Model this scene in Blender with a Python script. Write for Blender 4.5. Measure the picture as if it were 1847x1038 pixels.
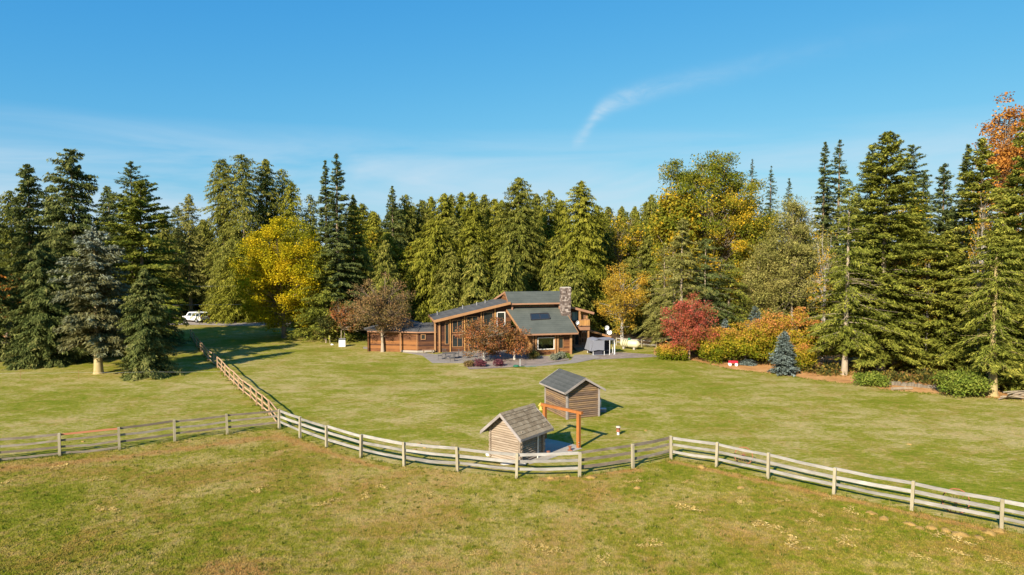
import bpy, math, random
import numpy as np
from mathutils import Vector, Matrix

SC = bpy.context.scene
for o in list(bpy.data.objects):
    bpy.data.objects.remove(o)
COL = SC.collection
random.seed(7)

# ------------------------------------------------------------------ camera
CAM_H, F, CX, CY, HORIZ = 13.0, 1231.3, 923.5, 519.0, 452.0
PITCH = math.atan((CY - HORIZ) / F)
cam_d = bpy.data.cameras.new('camera')
cam = bpy.data.objects.new('camera', cam_d)
COL.objects.link(cam)
cam.location = (0, 0, CAM_H)
cam.rotation_euler = (math.pi / 2 - PITCH, 0, 0)
cam_d.sensor_width = 36.0
cam_d.lens = 36.0 * F / 1847.0
cam_d.clip_start = 0.5
cam_d.clip_end = 6000
SC.camera = cam

# ------------------------------------------------------------------ light
SUN_EL = math.radians(30)
SUN_XY = Vector((-2.15, -3.55)).normalized()          # where the sun stands, seen from the scene
sun_d = bpy.data.lights.new('sun', 'SUN')
sun_d.energy = 5.0
sun_d.angle = math.radians(0.53)
sun_d.color = (1.0, 0.90, 0.74)
sun = bpy.data.objects.new('sun', sun_d)
COL.objects.link(sun)
to_sun = Vector((SUN_XY.x * math.cos(SUN_EL), SUN_XY.y * math.cos(SUN_EL), math.sin(SUN_EL)))
sun.rotation_euler = to_sun.to_track_quat('Z', 'Y').to_euler()
sun.location = to_sun * 100

world = bpy.data.worlds.new('World')
SC.world = world
world.use_nodes = True
wt = world.node_tree
wt.nodes.clear()


def N(t, kind, **kw):
    n = t.nodes.new(kind)
    for k, v in kw.items():
        setattr(n, k, v)
    return n


def mth(t, op, a, b=None, c=None, clamp=False):
    n = N(t, 'ShaderNodeMath', operation=op, use_clamp=clamp)
    for i, x in enumerate((a, b, c)):
        if x is None:
            continue
        if isinstance(x, (int, float)):
            n.inputs[i].default_value = x
        else:
            t.links.new(x, n.inputs[i])
    return n.outputs[0]


def mixc(t, fac, a, b, blend='MIX'):
    n = N(t, 'ShaderNodeMix', data_type='RGBA', blend_type=blend)
    for i, x in ((0, fac), (6, a), (7, b)):
        if isinstance(x, (int, float)):
            n.inputs[i].default_value = x
        elif isinstance(x, tuple):
            n.inputs[i].default_value = x if len(x) == 4 else (*x, 1)
        else:
            t.links.new(x, n.inputs[i])
    return n.outputs[2]


def ramp(t, fac, stops, interp='LINEAR'):
    n = N(t, 'ShaderNodeValToRGB')
    cr = n.color_ramp
    cr.interpolation = interp
    while len(cr.elements) < len(stops):
        cr.elements.new(0.5)
    for e, (p, c) in zip(cr.elements, stops):
        e.position = p
        e.color = (c, c, c, 1) if isinstance(c, (int, float)) else (*c, 1)
    t.links.new(fac, n.inputs[0])
    return n.outputs[0]


def noise(t, vec, scale, detail=3, rough=0.55, dist=0.0, out=0):
    n = N(t, 'ShaderNodeTexNoise')
    n.inputs['Scale'].default_value = scale
    n.inputs['Detail'].default_value = detail
    n.inputs['Roughness'].default_value = rough
    n.inputs['Distortion'].default_value = dist
    if vec is not None:
        t.links.new(vec, n.inputs['Vector'])
    return n.outputs[out]


def vmul(t, vec, s):
    n = N(t, 'ShaderNodeVectorMath', operation='MULTIPLY')
    t.links.new(vec, n.inputs[0])
    n.inputs[1].default_value = s
    return n.outputs[0]


def build_world():
    t = wt
    sky = N(t, 'ShaderNodeTexSky', sky_type='NISHITA')
    sky.sun_disc = False
    sky.sun_elevation = SUN_EL
    sky.sun_rotation = math.pi / 2 - math.atan2(SUN_XY.y, SUN_XY.x)
    sky.altitude = 100
    sky.air_density = 1.0
    sky.dust_density = 0.6
    sky.ozone_density = 3.0
    hsv = N(t, 'ShaderNodeHueSaturation')
    hsv.inputs['Saturation'].default_value = 1.0
    hsv.inputs['Value'].default_value = 1.0
    t.links.new(sky.outputs[0], hsv.inputs['Color'])
    # the photograph's deep, even blue: one response curve per channel over the whole sky
    sc_ = N(t, 'ShaderNodeSeparateColor')
    t.links.new(hsv.outputs[0], sc_.inputs[0])
    cc_ = N(t, 'ShaderNodeCombineColor')
    for i_, (gain, pw_) in enumerate(((0.315, 1.40), (1.52, 0.67), (3.95, 0.27))):
        t.links.new(mth(t, 'MULTIPLY', mth(t, 'POWER', sc_.outputs[i_], pw_), gain), cc_.inputs[i_])
    tc = N(t, 'ShaderNodeTexCoord')
    sep = N(t, 'ShaderNodeSeparateXYZ')
    t.links.new(tc.outputs['Generated'], sep.inputs[0])
    x, y, z = sep.outputs
    az = mth(t, 'ARCTAN2', x, y)
    hyp = mth(t, 'SQRT', mth(t, 'ADD', mth(t, 'MULTIPLY', x, x), mth(t, 'MULTIPLY', y, y)))
    el = mth(t, 'ARCTAN2', z, hyp)
    comb = N(t, 'ShaderNodeCombineXYZ')
    t.links.new(az, comb.inputs[0])
    t.links.new(el, comb.inputs[1])
    ae = comb.outputs[0]
    # thin bands of cirrus low over the horizon, all the way round
    n1 = noise(t, vmul(t, ae, (2.6, 17.0, 1)), 1.0, 5, 0.55, 0.6)
    band = mth(t, 'MULTIPLY', ramp(t, el, [(0.0, 0.9), (0.10, 1.0), (0.135, 0.55), (0.175, 0.0), (0.5, 0.0)]),
               ramp(t, n1, [(0.36, 0.0), (0.62, 1.0)]))
    # one curved mare's tail
    cv = N(t, 'ShaderNodeFloatCurve')
    c = cv.mapping.curves[0]
    pts = [(0.0, 0.12), (0.098, 0.163), (0.13, 0.199), (0.18, 0.218), (0.26, 0.234), (0.45, 0.262), (1.0, 0.30)]
    while len(c.points) < len(pts):
        c.points.new(0.5, 0.5)
    for p, q in zip(c.points, pts):
        p.location = q
    cv.mapping.update()
    t.links.new(az, cv.inputs['Value'])
    dist = mth(t, 'SUBTRACT', el, cv.outputs[0])
    width = mth(t, 'ADD', 0.0105, mth(t, 'MULTIPLY', 0.008, az))
    q = mth(t, 'DIVIDE', dist, width)
    g = mth(t, 'POWER', 2.718, mth(t, 'MULTIPLY', -1.0, mth(t, 'MULTIPLY', q, q)))
    n2 = noise(t, vmul(t, ae, (16.0, 44.0, 1)), 1.0, 5, 0.6, 1.2)
    along = ramp(t, az, [(0.085, 0.0), (0.103, 1.0), (0.16, 0.85), (0.225, 0.35), (0.38, 0.12), (0.6, 0.0)])
    tail = mth(t, 'MULTIPLY', mth(t, 'MULTIPLY', g, along), ramp(t, n2, [(0.25, 0.25), (0.65, 1.0)]))
    cov = mth(t, 'ADD', mth(t, 'MULTIPLY', band, 0.8), mth(t, 'MULTIPLY', tail, 0.7), clamp=True)
    colr = mixc(t, cov, cc_.outputs[0], (4.6, 5.9, 6.9))
    bg = N(t, 'ShaderNodeBackground')
    bg.inputs['Strength'].default_value = 0.067
    t.links.new(colr, bg.inputs['Color'])
    out = N(t, 'ShaderNodeOutputWorld')
    t.links.new(bg.outputs[0], out.inputs['Surface'])


build_world()
vs = SC.view_settings
vs.view_transform = 'Standard'
vs.look = 'None'
vs.exposure = 0.93
vs.gamma = 1.0
vs.use_curve_mapping = False
SC.render.engine = 'CYCLES'
SC.cycles.max_bounces = 6
SC.cycles.diffuse_bounces = 3
SC.cycles.glossy_bounces = 2
SC.cycles.transmission_bounces = 3
SC.cycles.transparent_max_bounces = 6
SC.cycles.use_denoising = True
SC.cycles.caustics_reflective = False
SC.cycles.caustics_refractive = False

# ------------------------------------------------------------------ where things stand
SP, CP = math.sin(PITCH), math.cos(PITCH)


def ray(px, py):
    a, b = (px - CX) / F, (py - CY) / F
    return Vector((a, CP - b * SP, -SP - b * CP))


def ground(px, py, z=0.0):
    """the point of the level z that the photograph shows at (px, py)"""
    r = ray(px, py)
    k = (z - CAM_H) / r.z
    return Vector((r.x * k, r.y * k, z))


def at_depth(px, py, Y):
    r = ray(px, py)
    k = Y / r.y
    return Vector((r.x * k, Y, CAM_H + r.z * k))


# ------------------------------------------------------------------ materials
def new_mat(name):
    m = bpy.data.materials.new(name)
    m.use_nodes = True
    t = m.node_tree
    t.nodes.clear()
    out = N(t, 'ShaderNodeOutputMaterial')
    return m, t, out


def bump(t, h, strength=0.4, dist=0.02):
    b = N(t, 'ShaderNodeBump')
    b.inputs['Strength'].default_value = strength
    b.inputs['Distance'].default_value = dist
    t.links.new(h, b.inputs['Height'])
    return b.outputs[0]


def principled(t, out, col, rough=0.8, spec=0.3, metal=0.0, nrm=None):
    p = N(t, 'ShaderNodeBsdfPrincipled')
    if isinstance(col, tuple):
        p.inputs['Base Color'].default_value = (*col, 1)
    else:
        t.links.new(col, p.inputs['Base Color'])
    p.inputs['Roughness'].default_value = rough
    p.inputs['Specular IOR Level'].default_value = spec
    p.inputs['Metallic'].default_value = metal
    if nrm is not None:
        t.links.new(nrm, p.inputs['Normal'])
    t.links.new(p.outputs[0], out.inputs['Surface'])
    return p


def m_plain(name, col, rough=0.6, spec=0.4, metal=0.0, var=0.12, scale=3.0):
    m, t, out = new_mat(name)
    tc = N(t, 'ShaderNodeTexCoord')
    n = noise(t, tc.outputs['Object'], scale, 4)
    c = mixc(t, n, tuple(x * (1 - var) for x in col), tuple(min(1, x * (1 + var)) for x in col))
    principled(t, out, c, rough, spec, metal)
    return m


def m_wood(name, a, b, c=None, stretch=(1, 1, 9), rough=0.85, island=0.5, blotch=0.5):
    """boards: grain, weather blotches and a different tone for every board"""
    m, t, out = new_mat(name)
    tc = N(t, 'ShaderNodeTexCoord')
    oi = N(t, 'ShaderNodeObjectInfo')
    geo = N(t, 'ShaderNodeNewGeometry')
    vec = N(t, 'ShaderNodeVectorMath', operation='ADD')
    t.links.new(tc.outputs['Object'], vec.inputs[0])
    rv = mth(t, 'MULTIPLY', oi.outputs['Random'], 37.0)
    t.links.new(rv, vec.inputs[1])
    g = noise(t, vmul(t, vec.outputs[0], stretch), 2.0, 5, 0.6)
    bl = noise(t, vec.outputs[0], 0.9, 3)
    r = mth(t, 'ADD', mth(t, 'MULTIPLY', geo.outputs['Random Per Island'], 0.5),
            mth(t, 'MULTIPLY', oi.outputs['Random'], 0.5))
    fac = mth(t, 'ADD', mth(t, 'MULTIPLY', g, 1 - blotch), mth(t, 'MULTIPLY', bl, blotch))
    fac = mth(t, 'ADD', fac, mth(t, 'MULTIPLY', mth(t, 'SUBTRACT', r, 0.5), island))
    stops = [(0.25, a), (0.7, b)] if c is None else [(0.22, a), (0.5, b), (0.78, c)]
    col = ramp(t, fac, stops)
    principled(t, out, col, rough, 0.2, 0, bump(t, g, 0.5, 0.01))
    return m


def m_leaf(name, a, b, c=None, gain=1.0, trans=0.3, var=0.55, patch=0.25, patch_scale=0.25, obj=0.15):
    """leaves or needles: colour from the plant's own mix (attribute), patches and leaf-to-leaf variety"""
    a, b = tuple(x * gain for x in a), tuple(x * gain for x in b)
    c = tuple(x * gain for x in c) if c else None
    m, t, out = new_mat(name)
    at = N(t, 'ShaderNodeAttribute', attribute_name='tint')
    tc = N(t, 'ShaderNodeTexCoord')
    geo = N(t, 'ShaderNodeNewGeometry')
    oi = N(t, 'ShaderNodeObjectInfo')
    pn = noise(t, tc.outputs['Object'], patch_scale, 3)
    f = mth(t, 'ADD', at.outputs['Fac'], mth(t, 'MULTIPLY', mth(t, 'SUBTRACT', pn, 0.5), patch * 2.4))
    f = mth(t, 'ADD', f, mth(t, 'MULTIPLY', mth(t, 'SUBTRACT', oi.outputs['Random'], 0.5), obj))
    f = mth(t, 'ADD', f, mth(t, 'MULTIPLY', mth(t, 'SUBTRACT', geo.outputs['Random Per Island'], 0.5), 0.35))
    col = ramp(t, f, [(0.15, a), (0.85, b)] if c is None else [(0.1, a), (0.5, b), (0.9, c)])
    val = mth(t, 'ADD', 1 - var / 2, mth(t, 'MULTIPLY', geo.outputs['Random Per Island'], var))
    hs = N(t, 'ShaderNodeHueSaturation')
    t.links.new(col, hs.inputs['Color'])
    t.links.new(val, hs.inputs['Value'])
    d = N(t, 'ShaderNodeBsdfDiffuse')
    t.links.new(hs.outputs[0], d.inputs['Color'])
    tr = N(t, 'ShaderNodeBsdfTranslucent')
    t.links.new(hs.outputs[0], tr.inputs['Color'])
    mx = N(t, 'ShaderNodeMixShader')
    mx.inputs[0].default_value = trans
    t.links.new(d.outputs[0], mx.inputs[1])
    t.links.new(tr.outputs[0], mx.inputs[2])
    t.links.new(mx.outputs[0], out.inputs['Surface'])
    return m


def seg_dist(t, P, a, b):
    ab = Vector((b[0] - a[0], b[1] - a[1], 0))
    s = N(t, 'ShaderNodeVectorMath', operation='SUBTRACT')
    t.links.new(P, s.inputs[0])
    s.inputs[1].default_value = (a[0], a[1], 0)
    d = N(t, 'ShaderNodeVectorMath', operation='DOT_PRODUCT')
    t.links.new(s.outputs[0], d.inputs[0])
    d.inputs[1].default_value = ab / ab.length_squared
    k = mth(t, 'MULTIPLY', d.outputs['Value'], 1.0, clamp=True)
    sc = N(t, 'ShaderNodeVectorMath', operation='SCALE')
    sc.inputs[0].default_value = ab
    t.links.new(k, sc.inputs['Scale'])
    e = N(t, 'ShaderNodeVectorMath', operation='DISTANCE')
    t.links.new(s.outputs[0], e.inputs[0])
    t.links.new(sc.outputs[0], e.inputs[1])
    return e.outputs['Value']


def m_grass(name, lush, olive, straw, earth, dry=0.5, bare=0.0, streak=(1, 1, 1), fine=1.0, scale=1.0, worn=()):
    m, t, out = new_mat(name)
    geo = N(t, 'ShaderNodeNewGeometry')
    P = geo.outputs['Position']
    S = vmul(t, P, streak)
    n_big = noise(t, P, 0.05 * scale, 3, 0.5, 0.4)
    n_mid = noise(t, S, 0.35 * scale, 5, 0.62, 0.5)
    n_sm = noise(t, S, 1.9 * scale, 4, 0.65)
    n_fi = noise(t, P, 13.0, 3, 0.7)
    f = mth(t, 'ADD', mth(t, 'MULTIPLY', n_big, 0.28), mth(t, 'MULTIPLY', n_mid, 0.36))
    f = mth(t, 'ADD', f, mth(t, 'MULTIPLY', n_sm, 0.34))
    f = mth(t, 'ADD', f, mth(t, 'MULTIPLY', noise(t, S, 6.0, 3, 0.7), 0.17))
    f = mth(t, 'ADD', f, (dry - 0.5) * 0.35)
    col = ramp(t, f, [(0.45, lush), (0.54, olive), (0.655, straw), (0.78, tuple(0.5 * (x + y) for x, y in zip(straw, earth)))])
    e1 = noise(t, P, 0.16 * scale, 5, 0.66, 1.0, 0)
    e2 = ramp(t, mth(t, 'ADD', mth(t, 'MULTIPLY', e1, 0.75), mth(t, 'MULTIPLY', n_sm, 0.3)), [(0.56 - bare * 0.1, 0.0), (0.70, 1.0)])
    col = mixc(t, mth(t, 'MULTIPLY', e2, bare), col, earth)
    if worn:                                  # trodden line along the fence and a scraped patch
        dm = None
        for a_, b_, w_ in worn:
            q = mth(t, 'DIVIDE', seg_dist(t, P, a_, b_), w_)
            dm = q if dm is None else mth(t, 'MINIMUM', dm, q)
        q = mth(t, 'ADD', dm, mth(t, 'MULTIPLY', mth(t, 'SUBTRACT', noise(t, P, 0.9, 4, 0.65), 0.5), 2.6))
        wf = ramp(t, q, [(0.25, 0.85), (1.0, 0.0)])
        wc = ramp(t, n_sm, [(0.35, earth), (0.65, tuple(0.5 * (x + y) for x, y in zip(straw, earth)))])
        col = mixc(t, wf, col, wc)
    v = mth(t, 'ADD', 1.0 - 0.42 * fine, mth(t, 'MULTIPLY', n_fi, 0.84 * fine))
    hs = N(t, 'ShaderNodeHueSaturation')
    t.links.new(col, hs.inputs['Color'])
    t.links.new(v, hs.inputs['Value'])
    h = mth(t, 'ADD', n_fi, mth(t, 'MULTIPLY', n_sm, 2.0))
    principled(t, out, hs.outputs[0], 0.95, 0.05, 0, bump(t, h, 0.6, 0.06))
    return m


def m_earth(name, a, b, scale=1.0, c=None):
    m, t, out = new_mat(name)
    geo = N(t, 'ShaderNodeNewGeometry')
    P = geo.outputs['Position']
    n1 = noise(t, P, 0.5 * scale, 5, 0.65, 0.5)
    n2 = noise(t, P, 7.0 * scale, 4, 0.7)
    f = mth(t, 'ADD', mth(t, 'MULTIPLY', n1, 0.6), mth(t, 'MULTIPLY', n2, 0.4))
    col = ramp(t, f, [(0.35, a), (0.65, b)] if c is None else [(0.32, a), (0.5, b), (0.66, c)])
    principled(t, out, col, 0.95, 0.1, 0, bump(t, n2, 0.6, 0.05))
    return m


def m_shingle(name, a, b, row=0.2):
    """far roof: courses too small to tell apart"""
    m, t, out = new_mat(name)
    tc = N(t, 'ShaderNodeTexCoord')
    n1 = noise(t, tc.outputs['Object'], 0.7, 4, 0.6)
    n2 = noise(t, tc.outputs['Object'], 9.0, 3, 0.7)
    w = N(t, 'ShaderNodeTexWave', wave_type='BANDS', bands_direction='Z', wave_profile='SAW')
    w.inputs['Scale'].default_value = 0.314 / row
    w.inputs['Distortion'].default_value = 0.4
    t.links.new(tc.outputs['Object'], w.inputs['Vector'])
    f = mth(t, 'ADD', mth(t, 'MULTIPLY', n1, 0.55), mth(t, 'MULTIPLY', n2, 0.45))
    f = mth(t, 'ADD', f, mth(t, 'MULTIPLY', mth(t, 'SUBTRACT', w.outputs['Fac'], 0.5), 0.16))
    col = ramp(t, f, [(0.3, a), (0.7, b)])
    principled(t, out, col, 0.9, 0.15, 0, bump(t, w.outputs['Fac'], 0.5, 0.02))
    return m


def m_glass(name, tint=(0.02, 0.025, 0.025)):
    m, t, out = new_mat(name)
    principled(t, out, tint, 0.04, 0.6)
    return m


def m_stone(name, a, b, c):
    m, t, out = new_mat(name)
    geo = N(t, 'ShaderNodeNewGeometry')
    tc = N(t, 'ShaderNodeTexCoord')
    n = noise(t, tc.outputs['Object'], 6.0, 4)
    f = mth(t, 'ADD', mth(t, 'MULTIPLY', geo.outputs['Random Per Island'], 0.75), mth(t, 'MULTIPLY', n, 0.25))
    col = ramp(t, f, [(0.15, a), (0.5, b), (0.85, c)])
    principled(t, out, col, 0.9, 0.2, 0, bump(t, n, 0.4, 0.02))
    return m


def m_clear(name):
    m, t, out = new_mat(name)
    tr = N(t, 'ShaderNodeBsdfTransparent')
    tr.inputs['Color'].default_value = (0.55, 0.68, 0.55, 1)
    gl = N(t, 'ShaderNodeBsdfGlossy')
    gl.inputs['Roughness'].default_value = 0.03
    fr = N(t, 'ShaderNodeFresnel')
    fr.inputs['IOR'].default_value = 1.5
    mx = N(t, 'ShaderNodeMixShader')
    t.links.new(mth(t, 'ADD', fr.outputs[0], 0.06), mx.inputs[0])
    t.links.new(tr.outputs[0], mx.inputs[1])
    t.links.new(gl.outputs[0], mx.inputs[2])
    t.links.new(mx.outputs[0], out.inputs['Surface'])
    return m


M = {}
M['pasture'] = m_grass('pasture_grass', (0.116, 0.146, 0.007), (0.198, 0.182, 0.021), (0.37, 0.28, 0.10), (0.31, 0.155, 0.048), 0.48, 0.65, (1, 1, 1), 0.75,
                       worn=[(ground(-60, 852).to_2d(), ground(200, 828).to_2d(), 0.8), (ground(200, 828).to_2d(), ground(360, 806).to_2d(), 0.8), (ground(360, 806).to_2d(), ground(500, 786).to_2d(), 0.9),
                             (ground(500, 786).to_2d(), ground(575, 812).to_2d(), 0.7), (ground(575, 812).to_2d(), ground(690, 845).to_2d(), 0.45), (ground(400, 1022).to_2d(), ground(470, 1034).to_2d(), 1.3),
                             (ground(985, 864).to_2d(), ground(1150, 848).to_2d(), 0.5), (ground(1215, 834).to_2d(), ground(1800, 960).to_2d(), 0.5)])
M['lawn'] = m_grass('lawn_grass', (0.126, 0.158, 0.009), (0.208, 0.200, 0.023), (0.39, 0.31, 0.13), (0.32, 0.18, 0.06), 0.47, 0.4, (0.6, 1.0, 1), 0.6, 1.9)
M['litter'] = m_earth('needle_litter', (0.22, 0.11, 0.045), (0.46, 0.235, 0.085), 1.0, (0.54, 0.33, 0.15))
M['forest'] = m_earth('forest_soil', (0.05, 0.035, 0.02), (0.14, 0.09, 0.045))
M['gravel'] = m_earth('gravel', (0.22, 0.18, 0.15), (0.36, 0.31, 0.27), 2.0)
M['paving'] = m_earth('paving', (0.20, 0.175, 0.15), (0.30, 0.265, 0.23), 1.5)
M['slab'] = m_earth('slab_concrete', (0.30, 0.27, 0.22), (0.40, 0.36, 0.30), 1.5)
M['bed'] = m_earth('bed_soil', (0.16, 0.13, 0.11), (0.34, 0.27, 0.22), 2.0)
M['dirt'] = m_earth('dirt', (0.27, 0.165, 0.05), (0.40, 0.26, 0.085), 3.0)
M['rail'] = m_wood('weathered_rail', (0.105, 0.096, 0.083), (0.27, 0.25, 0.222), (0.46, 0.435, 0.395), (1.2, 1.2, 14), island=0.35)
M['rail_dark'] = m_wood('dim_brown_rail', (0.09, 0.07, 0.05), (0.19, 0.15, 0.11), (0.36, 0.32, 0.26), (1.2, 1.2, 10), island=0.35)  # browner rail copy, weak glancing sun put into its colour
M['rail_red'] = m_wood('reddish_rail', (0.34, 0.12, 0.06), (0.46, 0.19, 0.10), island=0.1)
M['post'] = m_wood('post_wood', (0.18, 0.15, 0.09), (0.32, 0.275, 0.18), (0.41, 0.37, 0.27), (9, 9, 1.2), island=0.25)
M['brown_fence'] = m_wood('brown_fence_wood', (0.28, 0.17, 0.09), (0.45, 0.29, 0.17), (0.52, 0.36, 0.24), (4, 4, 1.2), island=0.3)
M['log'] = m_wood('grey_log', (0.15, 0.108, 0.075), (0.28, 0.215, 0.155), (0.38, 0.31, 0.24), (1.2, 1.2, 10), island=0.4, blotch=0.45)
M['shed_log'] = m_wood('brown_log', (0.065, 0.045, 0.037), (0.145, 0.098, 0.068), (0.27, 0.17, 0.08), (1.0, 1.0, 5), island=0.6, blotch=0.6)
M['trim'] = m_wood('grey_trim', (0.17, 0.145, 0.13), (0.36, 0.315, 0.285), None, (1.2, 1.2, 8), island=0.3)
M['shake'] = m_wood('roof_shake', (0.125, 0.092, 0.056), (0.215, 0.165, 0.105), (0.29, 0.235, 0.16), (5, 5, 5), island=0.75, blotch=0.2)
M['felt'] = m_shingle('roof_felt', (0.045, 0.05, 0.045), (0.10, 0.10, 0.095))
M['orange_wood'] = m_wood('orange_timber', (0.24, 0.085, 0.025), (0.42, 0.15, 0.035), None, (7, 7, 1.2), island=0.15, blotch=0.4)
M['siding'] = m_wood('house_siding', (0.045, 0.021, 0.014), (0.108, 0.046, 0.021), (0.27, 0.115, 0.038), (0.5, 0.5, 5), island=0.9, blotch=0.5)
M['siding_sunlit'] = m_wood('lit_siding', (0.30, 0.15, 0.05), (0.50, 0.27, 0.09), None, (0.8, 0.8, 6), island=0.4)  # copy of the siding with sunlight put into its colour
M['house_trim'] = m_wood('house_trim', (0.24, 0.115, 0.05), (0.40, 0.22, 0.10), None, (1, 1, 5), island=0.2)
M['beam'] = m_wood('brown_beam', (0.22, 0.11, 0.06), (0.36, 0.20, 0.12), None, (1, 1, 4), island=0.2)
M['roof_green'] = m_shingle('green_grey_shingle', (0.062, 0.070, 0.060), (0.112, 0.120, 0.102))
M['roof_grey'] = m_shingle('grey_shingle', (0.06, 0.06, 0.06), (0.115, 0.113, 0.108))  # grey roofing; on the long wing grazing light is put into this tone
M['glass'] = m_glass('dark_glass')
M['teal_glass'] = m_glass('teal_glass', (0.10, 0.26, 0.30))
M['clear'] = m_clear('window_glass')
M['room'] = m_plain('room_wall', (0.05, 0.075, 0.03), 0.9, 0.1)  # dim green of trees in the window put into the wall colour
M['stone'] = m_stone('chimney_stone', (0.085, 0.062, 0.052), (0.20, 0.152, 0.128), (0.38, 0.32, 0.28))
M['rock_dark'] = m_stone('shaded_rock', (0.10, 0.085, 0.065), (0.16, 0.135, 0.10), (0.24, 0.20, 0.15))  # darker copy of the rock, tree shade put into its colour
M['rock'] = m_stone('pale_rock', (0.32, 0.28, 0.23), (0.45, 0.40, 0.34), (0.58, 0.52, 0.45))
M['white'] = m_plain('white_paint', (0.78, 0.78, 0.76), 0.5)
M['white_frame'] = m_plain('white_frame', (0.72, 0.66, 0.58), 0.6)
M['metal'] = m_plain('grey_metal', (0.50, 0.50, 0.50), 0.4, 0.5, 0.6)
M['dark'] = m_plain('dark_metal', (0.03, 0.03, 0.035), 0.5)
M['rust'] = m_plain('rusty_iron', (0.28, 0.11, 0.06), 0.9, 0.2, 0, 0.4, 12)
M['tarp'] = m_plain('grey_tarp', (0.19, 0.195, 0.225), 0.7, 0.2, 0, 0.1, 1.5)
M['tarp_dark'] = m_plain('dark_tarp', (0.035, 0.035, 0.05), 0.8)  # near-black tone standing in for the shade inside the pen
M['tank'] = m_plain('cream_tank', (0.54, 0.49, 0.31), 0.45)
M['band'] = m_plain('dark_band', (0.13, 0.12, 0.05), 0.6)
M['green_plastic'] = m_plain('green_plastic', (0.02, 0.13, 0.07), 0.5)
M['yellow'] = m_plain('yellow_paint', (0.58, 0.42, 0.09), 0.5)
M['red'] = m_plain('red_paint', (0.50, 0.02, 0.04), 0.35)
M['cloth_shade'] = m_plain('lamp_shade', (0.85, 0.82, 0.74), 0.8)
M['furniture'] = m_plain('patio_metal', (0.09, 0.09, 0.09), 0.5)
M['rubber'] = m_plain('tyre_rubber', (0.02, 0.02, 0.02), 0.8)
M['car'] = m_plain('white_car_paint', (0.80, 0.80, 0.80), 0.25, 0.6, 0, 0.02)
M['lamp_red'] = m_plain('tail_lamp', (0.4, 0.02, 0.02), 0.3)
M['cable'] = m_plain('cable', (0.30, 0.29, 0.27), 0.6)
M['bark'] = m_wood('brown_bark', (0.09, 0.06, 0.04), (0.22, 0.16, 0.11), (0.30, 0.24, 0.17), (4, 4, 1), island=0.2)
M['bark_pale'] = m_wood('pale_bark', (0.17, 0.13, 0.085), (0.31, 0.245, 0.17), (0.42, 0.345, 0.25), (3, 3, 1), island=0.3)
M['bark_gold'] = m_wood('lichen_bark', (0.20, 0.14, 0.06), (0.38, 0.29, 0.13), (0.46, 0.40, 0.24), (3, 3, 1), island=0.2)
M['bark_white'] = m_wood('white_bark', (0.20, 0.175, 0.145), (0.40, 0.37, 0.32), (0.54, 0.51, 0.46), (2, 2, 4), island=0.3)
M['straw'] = m_leaf('straw', (0.50, 0.34, 0.10), (0.64, 0.47, 0.18), None, trans=0.2, var=0.5)

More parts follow.
